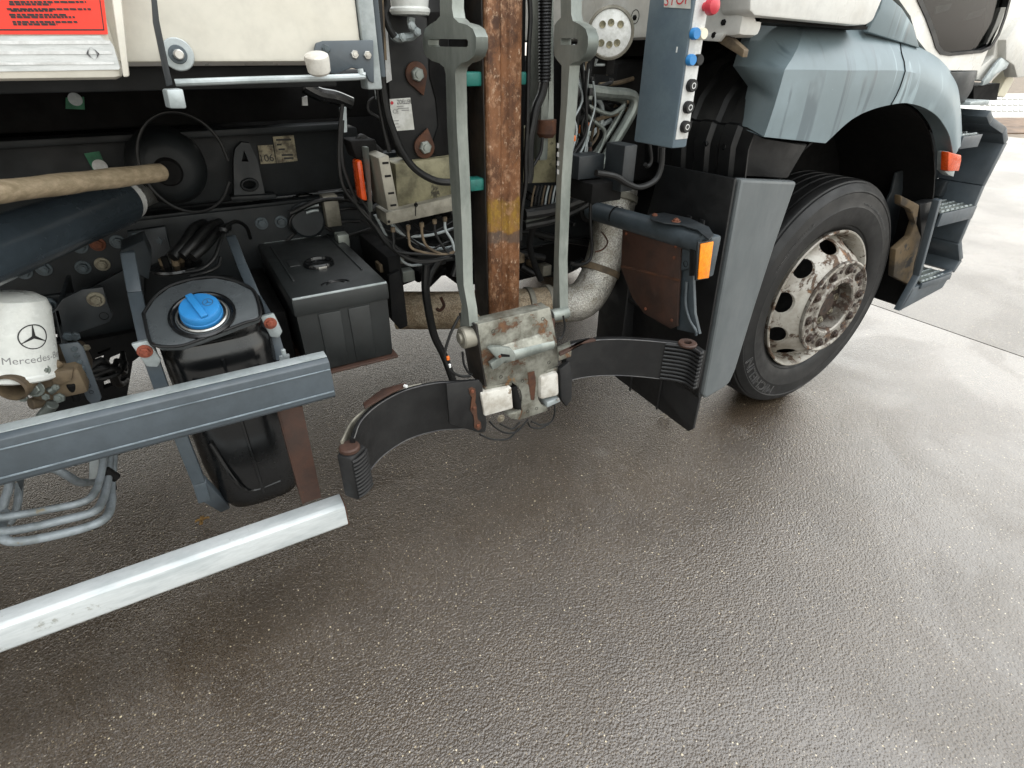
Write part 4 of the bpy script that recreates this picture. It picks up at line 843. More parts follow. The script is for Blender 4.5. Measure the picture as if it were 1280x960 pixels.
# --- gripper bracket
YG = 1.25
g = G()
outl = [(597, 405.6), (687.7, 384.3), (696.6, 429.4), (697.6, 457), (686, 462), (679, 467), (674, 473), (673, 498.7), (677, 506), (684, 508.6), (684.8, 513.6), (648, 525.4), (651, 510), (653, 497), (651, 489), (647, 483), (639, 478), (625, 480), (609, 484.5), (603, 450)]
g.plate([A(*q, YG) for q in outl], (0, .012, 0), bev=.002, ang=40); gb = g.build('gripper_bracket', 'bracket', T, 'worn rust-patched gripper bracket at the foot of the mast')
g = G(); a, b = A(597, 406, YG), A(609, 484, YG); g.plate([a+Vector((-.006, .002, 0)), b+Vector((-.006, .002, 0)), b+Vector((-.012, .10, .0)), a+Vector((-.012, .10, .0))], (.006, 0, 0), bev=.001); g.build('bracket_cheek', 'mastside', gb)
g = G(); a, b = A(597, 406, YG), A(688, 384.5, YG); g.plate([a+Vector((0, .013, -.002)), b+Vector((0, .013, -.002)), b+Vector((0, .05, .0)), a+Vector((0, .05, .0))], (0, 0, -.01), bev=.002); g.build('bracket_top', 'bracket', gb)
for q in ((616.5, 414), (678.5, 398.5), (686, 453), (626, 471), (653, 476), (664, 472.5), (659.5, 514), (670.5, 510.5)): hole(A(*q, YG), NY, .0052, gb)
g = G(); a, b = A(628, 446, YG-.004), A(690, 428, YG-.004); g.cyl(a, b, .021, seg=28, bev=.004); g.build('roller_bar', 'steel', gb)
g = G(); a, b = A(622, 436, YG-.006), A(690, 414, YG-.006); g.plate([a, b, b+Vector((0, -.016, -.03)), a+Vector((0, -.016, -.03))], (0, .006, .004), bev=.002); g.build('roller_cover', 'bracket', gb)
g = G(); hk = [(611, 437), (616, 434), (626, 434), (640, 436), (645, 443), (644, 452), (633, 451), (622, 460), (616, 463), (613, 455), (622, 449), (618, 445)]
g.plate([A(*q, 1.222) for q in hk], (0, .018, 0), bev=.003); hkp = g.build('catch_hook', 'steel', gb)
g = G(); g.plate([A(626, 442, 1.2215), A(637, 443.5, 1.2215), A(637, 446, 1.2215), A(626, 446, 1.2215)], (0, -.001, 0)); g.build('hook_slot', 'dark', hkp)
bolt(A(624.5, 445.5, 1.2215), NY, .005, 'bolt_rust', hkp, washer=False)
g = G(); g.plate([A(660, 466, YG-.0015), A(668, 464, YG-.0015), A(670, 478, YG-.0015), A(668, 500, YG-.0015), A(664, 500, YG-.0015), A(661, 480, YG-.0015)], (0, .002, 0)); g.build('rust_strip', 'rust', gb)
# pivot boss and white rollers
g = G(); c_ = A(584, 421, 1.285); g.cyl(c_+Vector((-.02, 0, 0)), c_+Vector((.07, 0, 0)), .032, seg=28, bev=.004); pb_ = g.build('pivot_boss', 'alu', T)
g = G(); g.cyl(c_+Vector((-.028, 0, 0)), c_+Vector((-.019, 0, 0)), .016, seg=18); g.build('pivot_cap', 'alu', pb_)
g = G(); c_ = A(705, 391, 1.30); g.cyl(c_+Vector((-.05, 0, 0)), c_+Vector((.012, 0, 0)), .02, seg=20); g.build('pivot_boss', 'steel', T)
g = G(); g.box(c_.x-.12, c_.x-.045, 1.28, 1.36, c_.z-.07, c_.z+.0, .004); g.build('pivot_block', 'rust_plate', T)
def block(px, Y, dep, name, mat, parent, bev=.006): g = G(); g.plate([A(*q, Y) for q in px], (0, dep, 0), bev=bev); return g.build(name, mat, parent)
block([(601, 492), (640, 484), (642, 511), (606, 521)], 1.235, .06, 'pivot_knuckle', 'knuckle', gb)
block([(676, 472), (699, 465), (700, 495), (676, 501)], 1.235, .06, 'pivot_knuckle', 'knuckle', gb, .012)
g = G(); g.cyl(A(640, 482, 1.262), A(648, 512, 1.262), .014, seg=16); g.build('knuckle_pin', 'dark', gb)
block([(606, 484), (640, 478), (640, 482), (606, 489)], 1.25, .06, 'spacer', 'bracket', gb, .002)
block([(679, 464), (698, 459), (698, 464), (679, 469)], 1.25, .06, 'spacer', 'bracket', gb, .002)
block([(633, 519), (652, 513), (650, 525), (640, 524)], 1.24, .05, 'lower_lug', 'bracket', gb, .003)
block([(684, 503), (699, 497), (701, 502), (684, 510)], 1.24, .05, 'lower_lug', 'galv', gb, .003)
bolt(A(626, 523, 1.235), NY, .009, 'bolt_zinc', gb); bolt(A(697, 499, 1.235), NY, .006, 'chrome', gb, washer=False)
for pts in ([(612, 527), (620, 535), (632, 541), (645, 540), (655, 530), (660, 524)], [(664, 527), (676, 531), (688, 528), (693, 518), (693, 502)], [(600, 543), (615, 549), (636, 548), (648, 535)], [(660, 528), (664, 534), (676, 535), (686, 530)],
            [(704, 395), (706, 408), (703, 420), (698, 424)], [(625, 530), (640, 536), (650, 528)]):
    pipe_(pts, .0032, 1.245, 'hose', 'sensor_cable')
# --- gripper arms: curved belts of plate with rubber facing
def arm(path, z0, z1, th, name, mat, parent=T, label=None, lift=None):
    pts = []; q = [Vector(p) for p in path]; q = [q[0]*2-q[1]]+q+[q[-1]*2-q[-2]]
    for i in range(1, len(q)-2):
        for k in range(6):
            u = k/6; a, b, c, d = q[i-1], q[i], q[i+1], q[i+2]; pts.append(.5*((2*b)+(c-a)*u+(2*a-5*b+4*c-d)*u*u+(3*b-a-3*c+d)*u**3))
    pts.append(q[-2]); n = len(pts); inn = []
    for i, p in enumerate(pts):
        t_ = (pts[min(i+1, n-1)]-pts[max(i-1, 0)]).normalized(); inn.append(p+Vector((-t_.y, t_.x))*th)
    g = G(); rows = []
    for ring in zip(pts, inn):
        i = len(rows); zb_ = z0 if not lift else z0+lift*i/n; b = .003; o, i_ = ring; m = (i_-o)*(b/abs(th))
        rows.append([Vector((o.x, o.y, zb_+b)), Vector((o.x, o.y, z1-b)), Vector((o.x+m.x, o.y+m.y, z1)), Vector((i_.x-m.x, i_.y-m.y, z1)), Vector((i_.x, i_.y, z1-b)), Vector((i_.x, i_.y, zb_+b)), Vector((i_.x-m.x, i_.y-m.y, zb_)), Vector((o.x+m.x, o.y+m.y, zb_)), Vector((o.x, o.y, zb_+b))])
    g.grid(rows); g.bm.verts.ensure_lookup_table()
    for r_ in (rows[0], rows[-1]): g.raw(r_[:-1], [tuple(range(8))])
    bmesh.ops.remove_doubles(g.bm, verts=g.bm.verts, dist=1e-5); bmesh.ops.recalc_face_normals(g.bm, faces=g.bm.faces)
    o = g.build(name, mat, parent, label, ang=40)
    if name == 'gripper_arm':
        for zz_ in (z0+.001, z1-.001):
            e_ = G(); e_.tube([Vector((p.x, p.y, zz_)) for p in pts], .0016, seg=6, smooth=False); e_.build('worn_edge', 'letter', o)
    return o
zL0, zL1 = .462, .634
aL = arm([(.612, 1.245), (.55, 1.272), (.486, 1.297), (.40, 1.300), (.315, 1.268), (.25, 1.215), (.212, 1.150)], zL0, zL1, -.012, 'gripper_arm', 'belt', T, 'curved black gripper arm left of the bracket, ribbed tip', lift=.0)
aL2 = arm([(.46, 1.318), (.40, 1.321), (.315, 1.291), (.235, 1.235), (.185, 1.16)], zL0+.012, zL1-.004, -.006, 'arm_backing', 'alu', aL)
# root plate with rust bar
g = G(); g.plate([A(558, 480, 1.243), A(598, 475, 1.243), A(603, 480, 1.243), A(609, 530, 1.243), A(607, 540, 1.243), A(598, 541, 1.243), A(562, 530, 1.243)], (0, .01, 0), bev=.003); g.build('arm_root_plate', 'belt', aL)
g = G(); pts = [(586, 486), (590, 484), (594, 486), (595, 494), (594, 503), (596, 508), (596, 514), (597, 524), (601, 528), (602, 535), (598, 538), (593, 535), (593, 528), (592, 520), (588, 513), (589, 504), (590, 497), (587, 492)]
g.plate([A(*q, 1.2405) for q in pts], (0, .003, 0)); rb = g.build('rust_bar', 'rust', aL)
for q in ((590, 489), (592.5, 510), (597.5, 532)): bolt(A(*q, 1.240), NY, .0065, 'bolt_rust', aL, washer=False)
# small sensor plate behind the arm
g = G(); zz = zL1+.012; q = [AZ(a, b, zz) for a, b in ((454, 506), (478, 488), (508, 480), (506, 485), (490, 492), (456, 512))]
g.plate(q, (0, 0, .006), bev=.001); g.build('sensor_strip', 'rust_plate', T)
g = G(); c_ = AZ(505, 482, zz+.01); g.cyl(c_, c_+Vector((.006, -.01, 0)), .005); g.build('sensor_tip', 'bwhite', T)
# ribbed tip pads
def pad(cx, cy, ex, ey, z0, z1, wd, th, parent):
    ex = Vector((*ex, 0)).normalized(); ey = Vector((*ey, 0)).normalized(); c_ = Vector((cx, cy, 0)); g = G()
    b_ = [c_-ex*wd/2, c_+ex*wd/2, c_+ex*wd/2+ey*th, c_-ex*wd/2+ey*th]
    g.plate([Vector((p.x, p.y, z0)) for p in b_], (0, 0, z1-z0), bev=.006)
    n = 11
    for i in range(n):
        z = z0+.012+(z1-z0-.024)*i/(n-1)
        pts = [c_+ex*wd*u + ey*v + ZA*z for u, v in ((-.46, -.001), (-.2, -.006), (.2, -.006), (.46, -.001))]
        g.tube(pts, .0042, seg=8, sub=3)
    return g.build('ribbed_pad', 'rubber', parent)
pad(.212, 1.128, (.80, .60), (-.60, .80), zL0+.004, zL1-.030, .062, .045, aL)
g = G(); g.cyl(Vector((.196, 1.148, zL1-.032)), Vector((.196, 1.148, zL1-.016)), .026, seg=20, bev=.004); g.build('pad_pin_cap', 'rust_plate', aL)
zR0, zR1 = .530, .667
ptsR = [AZ(a, b, zR1) for a, b in ((709, 433), (722, 428.5), (745, 425), (775, 424), (805, 425.5), (832, 428), (852, 430.5), (866, 434), (876, 440))]
aR = arm([(p.x, p.y) for p in ptsR], zR0, zR1, .022, 'gripper_arm', 'belt', T, 'black gripper arm right of the bracket, ribbed end near mudguard')
g = G()
for i in range(10):
    z = zR0+.008+(zR1-zR0-.012)*i/9
    g.tube([Vector((p.x-.003, p.y-.0035, z)) for p in ptsR[5:]]+[Vector((ptsR[-1].x+.012, ptsR[-1].y+.004, z))], .0056, seg=8, sub=3)
g.build('ribbed_pad', 'rubber', aR)
g = G(); c_ = Vector((ptsR[-2].x-.004, ptsR[-2].y+.02, zR1)); g.lathe([(.012, 0), (.028, .0), (.030, .006), (.027, .010), (.013, .010), (.012, .002)], c_, ZA, 24); g.build('pad_pin_cap', 'rust_plate', aR)
block([(700, 462), (712, 452), (716, 470), (715, 500), (708, 509), (702, 500)], 1.235, .02, 'arm_root_plate', 'rubber', aR, .004)
g = G(); q = [AZ(a, b, zR1+.01) for a, b in ((698, 442), (740, 424), (745, 427), (720, 432), (712, 440), (700, 446))]; g.plate(q, (0, 0, .008), bev=.002); g.build('arm_lug', 'rust_plate', aR)
g = G(); q = [AZ(a, b, zR1-.01) for a, b in ((696, 440), (712, 432), (714, 446), (698, 452))]; g.plate(q, (0, 0, .02), bev=.003); g.build('arm_lug', 'bracket', aR)

# --- exhaust
Lx = [AZ(495, 388, .585), AZ(560, 388, .58), AZ(620, 386, .575), AZ(665, 383, .57), AZ(690, 381, .565), AZ(706, 380, .56)]
g = G(); g.tube(Lx, .075, seg=24); ex = g.build('exhaust_pipe', 'wrap', T, 'brown braided exhaust pipe under the lifter')
for q in ((660, 384, .57), (684, 381, .565)):
    p = AZ(*q); g = G(); d_ = (Lx[4]-Lx[3]).normalized(); g.lathe([(.075, -.012), (.083, -.010), (.083, .010), (.075, .012)], p, d_, 28); g.build('exhaust_clamp', 'alu', ex)
e0 = Lx[-1]
g = G(); pe = [e0, A(728, 375, 1.70), A(745, 352, 1.72), A(757, 318, 1.74), A(764, 285, 1.76), A(770, 255, 1.78), A(774, 232, 1.80)]
g.tube(pe, .078, seg=26, sub=8); g.build('exhaust_elbow', 'foil', T, 'silvery foil-wrapped exhaust elbow rising to the right')
for i, (q, Y) in enumerate((((750, 338), 1.73), ((771, 248), 1.78))):
    p = A(*q, Y); d_ = (pe[3]-pe[2]).normalized() if i == 0 else (pe[6]-pe[5]).normalized()
    g = G(); g.lathe([(.078, -.014), (.085, -.012), (.085, .012), (.078, .014)], p, d_, 28); g.build('exhaust_clamp', 'alu' if i else 'brass', ex)
pipe_([(752, 290), (758, 298), (759, 305), (753, 312), (744, 315)], .003, 1.62, 'rust', 'wire_tie')

# --- outrigger bracket with rusty plate and amber reflector
XB = 1.38
p0, p1 = AX(738, 262, XB), AX(884, 305, XB)
g = G(); g.cyl(p0, p1+Vector((0, -.0, 0)), .036, seg=28, bev=.006); ob = g.build('outrigger_tube', 'out_paint', T, 'blue-grey tube bracket carrying the rusty plate and amber reflector')
g = G(); g.lathe([(.036, 0), (.0375, .002), (.0375, .006), (.036, .008)], AX(770, 270, XB), NY, 28); g.build('tube_seam', 'dark', ob)
g = G(); g.cyl(p0+Vector((0, .06, 0)), p0, .05, seg=24); g.build('tube_socket', 'dark', ob)
pl = [(778, 285), (851, 303), (850, 330), (846, 408), (838, 411), (805, 392), (790, 372), (776, 335)]
g = G(); g.plate([AX(a, b, XB-.02) for a, b in pl], (.01, 0, 0), bev=.002); rp = g.build('rusty_plate', 'rust_plate', ob, 'rusty brown folded plate under the tube')
for q in ((783, 292), (845, 308), (843, 322), (807, 386), (840, 400)): bolt(AX(*q, XB-.02), NX, .006, 'bolt_rust', rp, washer=False)
g = G(); g.plate([AX(a, b, XB-.022) for a, b in ((776, 331), (850, 349), (849, 352), (776, 334))], (.002, 0, 0)); g.build('fold_line', 'rust', rp)
g = G(); g.plate([AX(a, b, XB+.0) for a, b in ((852, 302), (886, 308), (872, 330), (866, 345), (868, 392), (874, 418), (846, 412))], (.012, 0, 0), bev=.002); g.build('end_bracket', 'out_paint', ob)
g = G(); g.plate([AX(a, b, XB-.015) for a, b in ((853, 306), (868, 309), (865, 335), (851, 338))], (.01, 0, 0), bev=.002); eb = g.build('end_tab', 'out_paint', ob); hole(AX(849+8, 330, XB-.0155), NX, .009, eb)
g = G(); g.tube([AX(858, 352, XB-.01), AX(857, 380, XB-.012), AX(862, 400, XB-.012), AX(869, 412, XB-.01), AX(870, 419, XB-.005)], .005); g.build('bracket_lip', 'out_paint', ob)
tp = [(828, 268), (843, 268), (876, 278), (889, 288), (893, 298), (890, 302), (872, 288), (845, 280), (830, 277)]
g = G(); zt_ = p1.z+.037; g.plate([AZ(a, b+1, zt_) for a, b in ((812, 268), (830, 266), (862, 273), (886, 284), (892, 294), (886, 300), (872, 288), (850, 281), (830, 279), (814, 275))], (0, 0, .004), bev=.001); tpp = g.build('top_tab', 'dark_paint', ob)
bolt(AZ(818, 271, zt_), ZA, .010, 'bolt_rust', ob); bolt(AZ(845, 277, zt_+.004), ZA, .010, 'bolt_rust', tpp)
g = G(); g.box(XB-.012, XB+.034, 1.134, 1.21, p1.z-.105, p1.z+.028, .008); g.build('end_housing', 'out_paint', ob)
rp0 = A(870, 351, 1.125)
g = G(); g.plate([A(870, 351, 1.125), A(873, 303, 1.125), A(892, 300, 1.125), A(886, 348, 1.125)], (0, .008, 0), bev=.0015); rf = g.build('reflector_backing', 'dark_paint', ob)
g = G(); g.plate([A(871.5, 349, 1.124), A(875, 304.5, 1.124), A(891, 301.5, 1.124), A(885, 347, 1.124)], (0, -.004, 0), bev=.0015); g.build('amber_reflector', 'orange_refl', ob, 'upright amber reflector at the bracket end')
g = G(); g.plate([AX(a, b, XB-.03) for a, b in ((862, 300), (870, 298), (868, 345), (861, 345))], (.03, 0, 0), bev=.003); g.build('reflector_clip', 'black', ob)

# --- operating panel with buttons
XC = 1.13
a, b, c, d = AX(795, 180, XC), AX(842, 186, XC), AX(862, 0, XC), AX(806, 0, XC)
y0, y1, z0 = 1.118, 1.27, 1.249
g = G(); g.box(XC, XC+.052, y0, y1, z0, 2.0, .006); pn = g.build('control_box', 'box_paint', T, 'tall blue-grey control box with a column of push buttons')
g = G(); g.box(XC+.006, XC+.048, y0-.002, y0+.001, z0+.022, 1.99, .001); bs = g.build('button_strip', 'bwhite', pn)
def button(px, py, r_, mat, dx=None, label=None, mush=False):
    p = A(px, py, y0); p.y = y0-.002; g = G()
    if dx is not None: p.x = XC+dx
    if mush: g.lathe([(r_*.5, 0), (r_*.5, .012), (r_, .016), (r_, .026), (r_*.9, .032), (r_*.5, .036), (0, .037)], p, NY, 28)
    else: g.lathe([(r_, 0), (r_, .010), (r_*.9, .013), (r_*.8, .012), (0, .0125)], p, NY, 24)
    o = g.build('push_button', mat, pn, label)
    if mat == 'black' :
        fn = frame_at(p+NY*.0128, XA, ZA, .0004); gg = G(); gg.raw(*ring2(fn, r_*.5, r_*.14, 14)); gg.build('button_mark', 'bwhite', o)
    return o
button(872, 8, .018, 'red', .036, 'red mushroom button', True)
for (yy, m1, m2) in ((42, 'blue', 'cream'), (75, 'blue', 'black')):
    zc = A(858, yy, y0).z; 
    for dx, m in ((.012, m1), (.036, m2)):
        p = Vector((XC+dx, y0-.002, zc)); g = G(); g.lathe([(.0125, 0), (.0125, .010), (.011, .0135), (0, .0135)], p, NY, 24); o = g.build('push_button', m, pn)
for yy in (107, 134, 158):
    zc = A(855, yy, y0).z; p = Vector((XC+.028, y0-.002, zc)); g = G(); g.lathe([(.0145, 0), (.0145, .010), (.013, .013), (0, .0125)], p, NY, 24); o = g.build('push_button', 'black', pn)
    fn = frame_at(p+NY*.0128, XA, ZA, .0004); gg = G(); gg.raw(*ring2(fn, .007, .002, 14)); gg.build('button_mark', 'bwhite', o)
g = G(); q = [AX(830, 9, XC-.001), AX(863, 11, XC-.001), AX(864, -14, XC-.001), AX(831, -16, XC-.001)]; g.plate(q, (-.0008, 0, 0)); sg = g.build('stop_label', 'sticker_white', pn)
cs_ = AX(846.5, -.5, XC-.0022); text('STOP', .034, frame_at(cs_, NY, ZA, .0006), 'print_red', sg, sx=1.05)
g = G(); c_ = AX(846, 62, XC-.0005); g.box(c_.x-.0006, c_.x+.0005, c_.y-.002, c_.y+.002, c_.z-.006, c_.z+.006, 0); g.build('paint_chip', 'bwhite', pn)
# bracket and hose below the box
g = G(); g.box(1.18, 1.23, 1.36, 1.45, 1.09, 1.225, .004); cb = g.build('box_bracket', 'dark_paint', T)
g = G(); g.box(1.08, 1.18, 1.45, 1.52, 1.12, 1.19, .004); g.build('bracket_arm', 'dark_paint', cb)
g = G(); g.box(1.10, 1.22, 1.40, 1.52, 1.055, 1.115, .004); g.build('bracket_foot', 'dark', cb)
pipe_([(828, 184), (826, 210), (818, 226), (800, 234), (785, 230), (768, 220), (745, 216)], .0095, 1.34)
pipe_([(812, 180), (814, 200), (810, 208), (806, 205)], .006, 1.38)

# --- work lamp
lcn = A(763, 41, 1.38); ln = Vector((-.62, -.74, -.12)).normalized()
g = G(); g.lathe([(0, -.05), (.03, -.05), (.052, -.035), (.060, -.006), (.063, 0), (.063, .010), (.057, .013), (.055, .008)], lcn, ln, 40); wl = g.build('work_lamp', 'alu', T, 'round LED work lamp with clear lens')
g = G(); g.lathe([(.056, .007), (.05, .010), (0, .0125)], lcn, ln, 40); g.build('lamp_lens', 'lens', wl)
e1 = ln.cross(ZA).normalized(); e2 = e1.cross(ln)
for u, v in ((-.025, .02), (0, .024), (.022, .02), (-.02, -.022), (0, -.026), (.022, -.022)):
    p = lcn+ln*.011+e1*u+e2*v; g = G(); g.lathe([(.009, 0), (.0085, .0022), (.006, .0018), (0, .0012)], p, ln, 14); g.build('led', 'led', wl)
g = G(); g.tube([A(746, 74, 1.42), A(744, 81, 1.42), A(760, 81, 1.42), A(760, 74, 1.42)], .004, smooth=False); g.build('lamp_bail', 'galv', wl)
g = G(); g.box(lcn.x+.02, lcn.x+.05, lcn.y+.03, lcn.y+.1, lcn.z-.10, lcn.z+.02, .004); g.build('lamp_arm', 'dark', wl)

# ------------------------------------------------------------------ cab
XCAB = 1.40
g = G(); g.box(XCAB, XCAB+.09, 1.20, 3.58, 1.50, 3.1, .02); g.box(XCAB+.09, 2.12, 1.31, 3.58, 1.58, 3.1, .03); cabo = g.build('cab_rear', 'cab_white', T, 'white cab rear corner above the fender')
hole(AX(794, 21, XCAB), NX, .018, cabo)
for q in ((794, 22), (905, 28), (893, 44)): bolt(AX(*q, XCAB), NX, .008, 'dark', cabo, washer=False)
g = G(); g.plate([AX(865, 42, XCAB-.004), AX(905, 42, XCAB-.004), AX(897, 52, XCAB-.004), AX(866, 50, XCAB-.004)], (.02, 0, 0), bev=.002); g.build('cab_corner_tab', 'cab_white', cabo)
g = G(); g.plate([AX(893, 50, XCAB+.01), AX(905, 40, XCAB+.01), AX(930, 62, XCAB+.01), AX(928, 72, XCAB+.01)], (.02, 0, 0), bev=.002); g.build('cab_gusset', 'brass', cabo)
# white side locker above the fender
g = G(); y_ = 1.168; g.plate([A(938, -70, y_), A(938, 14, y_), A(944, 20, y_), A(1070, 32, y_), A(1084, 31, y_), A(1092, 26, y_), A(1103, 0, y_), A(1122, -70, y_)], (0, .10, 0), bev=.008); g.build('side_locker', 'cab_white', T, 'bright white side flap above the grey fender')
g = G(); g.plate([A(943, 21, 1.20), A(1085, 33, 1.20), A(1084, 37, 1.20), A(945, 27, 1.20)], (0, .1, 0)); g.build('locker_gap', 'dark', T)
# grey quarter panel and door with window
y_ = 1.235
g = G(); g.plate([A(1085, 40, y_), A(1100, 12, y_), A(1106, -10, y_), A(1128, 10, y_), A(1142, 32, y_), A(1150, 60, y_)], (0, .02, 0), bev=.004); g.build('quarter_panel', 'fender', T)
y_ = 1.25
door_o = [(1100, -160), (1112, -20), (1124, 0), (1138, 20), (1146, 48), (1160, 66), (1176, 88), (1224, 88), (1232, 70), (1250, 30), (1268, -20), (1300, -160)]
win = [(1136, -140), (1147, 0), (1158, 24), (1166, 46), (1170, 60), (1176, 68), (1188, 70), (1228, 66), (1240, 60), (1250, 44), (1258, 22), (1266, -8), (1290, -140)]
g = G(); g.plate([A(*q, y_) for q in door_o], (0, .05, 0), holes=[[A(*q, y_) for q in win]]); door = g.build('cab_door', 'cab_white', T, 'white cab door frame around a dark window', ang=50)
cw = Vector((sum(A(*q, y_)[0] for q in win)/len(win), y_, sum(A(*q, y_)[2] for q in win)/len(win)))
inner = [cw+(A(*q, y_)-cw)*.92 for q in win]
g = G(); g.plate([A(*q, y_-.004)+Vector((0, 0, 0)) for q in win], (0, .03, 0), holes=[[p+Vector((0, -.004, 0)) for p in inner]]); g.build('window_seal', 'black', door, ang=50)
g = G(); g.plate([p+Vector((0, .016, 0)) for p in inner], (0, .004, 0)); g.build('window_pane', 'glass', door)
g = G(); g.box(2.13, 3.15, 1.36, 3.5, 1.42, 3.0, .03); g.build('cab_interior', 'dark', T)
g = G(); g.box(2.12, 3.16, 1.24, 3.56, 2.05, 3.1, .05); g.build('cab_roof', 'cab_white', T)
for q in (((1170, 8), (1190, 4), (1186, 12), (1168, 18)), ((1210, 18), (1232, 10), (1226, 20), (1205, 26))):
    g = G(); g.plate([A(*p, 1.355) for p in q], (0, .004, 0)); g.build('pale_piece', 'sticker_white', T)  # pale pieces behind the window pane
# door sill trim and front corner
y_ = 1.24
g = G(); g.plate([A(1186, 90, y_), A(1222, 89, y_), A(1216, 112, y_), A(1206, 128, y_), A(1200, 130, y_), A(1196, 110, y_)], (0, .06, 0), bev=.004); g.build('sill_trim', 'dark_paint', T)
g = G(); g.plate([A(1222, 88, 1.27), A(1242, 70, 1.27), A(1262, -40, 1.27), A(1300, -120, 1.27), A(1320, -60, 1.27), A(1285, 60, 1.27), A(1258, 84, 1.27), A(1240, 102, 1.27), A(1221, 100, 1.27)], (0, .06, 0), bev=.006); cor = g.build('cab_corner', 'cab_white', T, 'white front corner of the cab')
g = G(); g.plate([A(1245, 80, 1.245), A(1252, 72, 1.245), A(1262, 78, 1.245), A(1258, 86, 1.245), A(1246, 92, 1.245), A(1236, 104, 1.245), A(1228, 107, 1.245), A(1230, 101, 1.245)], (0, .01, 0), bev=.001); g.build('corner_bracket', 'galv', cor)
g = G(); g.plate([A(1258, 50, 1.24), A(1280, 20, 1.24), A(1320, 10, 1.24), A(1320, 82, 1.24), A(1286, 96, 1.24), A(1272, 97, 1.24), A(1268, 82, 1.24), A(1258, 75, 1.24)], (0, .05, 0), bev=.006); g.build('front_flap', 'cab_white', cor)
g = G(); g.plate([A(1246, 120, 1.30), A(1266, 84, 1.30), A(1268, 100, 1.30), A(1256, 122, 1.30)], (0, .05, 0), bev=.004); g.build('flap_stay', 'cream', cor)
g = G(); g.plate([A(1217, 108, 1.30), A(1250, 104, 1.30), A(1246, 125, 1.30), A(1217, 126, 1.30)], (0, .3, 0)); g.build('bumper_gap', 'dark', T)
g = G(); g.plate([A(1212, 132, 1.22), A(1214, 127, 1.22), A(1238, 125, 1.22), A(1236, 131, 1.22)], (0, .2, 0), bev=.003); g.build('bumper_top', 'galv', T)
g = G(); g.box(3.2, 3.32, 1.45, 3.55, .40, 1.9, .04); g.build('front_wall', 'dark_paint', T)

# --- fender
low = [(955, 171), (985, 175), (1032, 179), (1064, 150), (1093, 136), (1125, 129), (1140, 130), (1154, 134), (1168, 142), (1178, 153), (1187, 170), (1192, 195)]
cre = [(981, 87), (1003, 87), (1030, 87.5), (1062, 88), (1092, 88), (1122, 88), (1143, 91), (1160, 97), (1175, 107), (1187, 120), (1195, 142), (1198, 186)]
top = [(1004, 33), (1022, 34), (1040, 35), (1064, 36.5), (1093, 39), (1122, 44), (1143, 51), (1160, 58), (1176, 70), (1188, 86), (1197, 108), (1200.5, 170)]
YF = 1.185
def rowp(L, Y): return [A(*q, Y) for q in L]
def dens(L, k=5):
    L = [Vector(p) for p in L]; q = [L[0]*2-L[1]]+L+[L[-1]*2-L[-2]]; out = []
    for i in range(1, len(q)-2):
        for j in range(k):
            u = j/k; a, b, c, d = q[i-1], q[i], q[i+1], q[i+2]; out.append(.5*((2*b)+(c-a)*u+(2*a-5*b+4*c-d)*u*u+(3*b-a-3*c+d)*u**3))
    return out+[L[-1]]
lowr = dens(rowp(low[2:], YF)); lowr = [A(*low[0], YF).lerp(A(*low[2], YF), k/10) for k in range(10)]+lowr
crer = dens(rowp(cre, YF)); topr = dens(rowp(top, YF+.09)); crer = [crer[round(k*(len(crer)-1)/(len(lowr)-1))] for k in range(len(lowr))]; topr = [topr[round(k*(len(topr)-1)/(len(lowr)-1))] for k in range(len(lowr))]
def sm(L):
    for _ in range(2): L = [L[0]]+[(L[i-1]+L[i]*2+L[i+1])/4 for i in range(1, len(L)-1)]+[L[-1]]
    return L
crer = sm(crer); topr = sm(topr)
V3 = Vector; rows = [[p+V3((0, .07, .012)) for p in lowr], [p+V3((0, .012, .001)) for p in lowr], [p+V3((0, .003, -.001)) for p in lowr], lowr]
rows += [[a.lerp(b, t_)+V3((0, -.003*math.sin(t_*3.14), 0)) for a, b in zip(lowr, crer)] for t_ in (.25, .5, .75)] + [crer]
rows += [[a.lerp(b, t_)+V3((0, -.012*math.sin(t_*3.14), 0)) for a, b in zip(crer, topr)] for t_ in (.25, .5, .75)] + [topr, [p+V3((0, .02, .008)) for p in topr], [p+V3((0, .16, .012)) for p in topr]]
g = G(); g.grid(rows); fe = g.build('fender', 'fender', T, 'grey plastic wheel-arch fender with dark water streaks', ang=22)
# rear facet of the fender, turning in behind the wheel
fi_ = [A(946, 23, YF+.15), A(927, 83, YF+.13), A(946, 109, YF+.10), A(934, 159, YF+.08)]
edge = [rows[i][0] for i in range(11, 2, -1)]; rows2 = []
for k in range(25):
    u_ = k/24; e_ = u_*(len(edge)-1); i = min(len(edge)-2, int(e_)); a = edge[i].lerp(edge[i+1], e_-i)
    t_ = (e_/4 if e_ < 4 else 1+(e_-4)/2); i2 = min(2, int(t_)); b = fi_[i2].lerp(fi_[i2+1], min(1, t_-i2))
    rows2.append([a.lerp(b, u) for u in (0, .06, .35, .7, 1)]+[b+Vector((.02, .05, 0))])
g = G(); g.grid(rows2); g.build('fender_rear', 'fender', fe, ang=60)
g = G(); q = [topr[0], fi_[0], fi_[0]+Vector((.03, .12, .01)), topr[0]+Vector((0, .16, .01))]; g.plate(q, (0, 0, -.006)); g.build('fender_top', 'fender', fe)
# seam line where the two fender mouldings meet
def near(row, x): return min(row, key=lambda p: abs(p.x-x) + (10 if p.z < 1.2 else 0))
xa, xb = A(1112, 131, YF).x, A(1126, 60, YF+.05).x; NR = len(rows)
g = G(); g.tube([near(rows[i], xa+(xb-xa)*(i-3)/8)+Vector((0, -.0012, 0)) for i in range(3, 12)], .0019, seg=6, smooth=False); g.build('fender_seam', 'dark', fe)
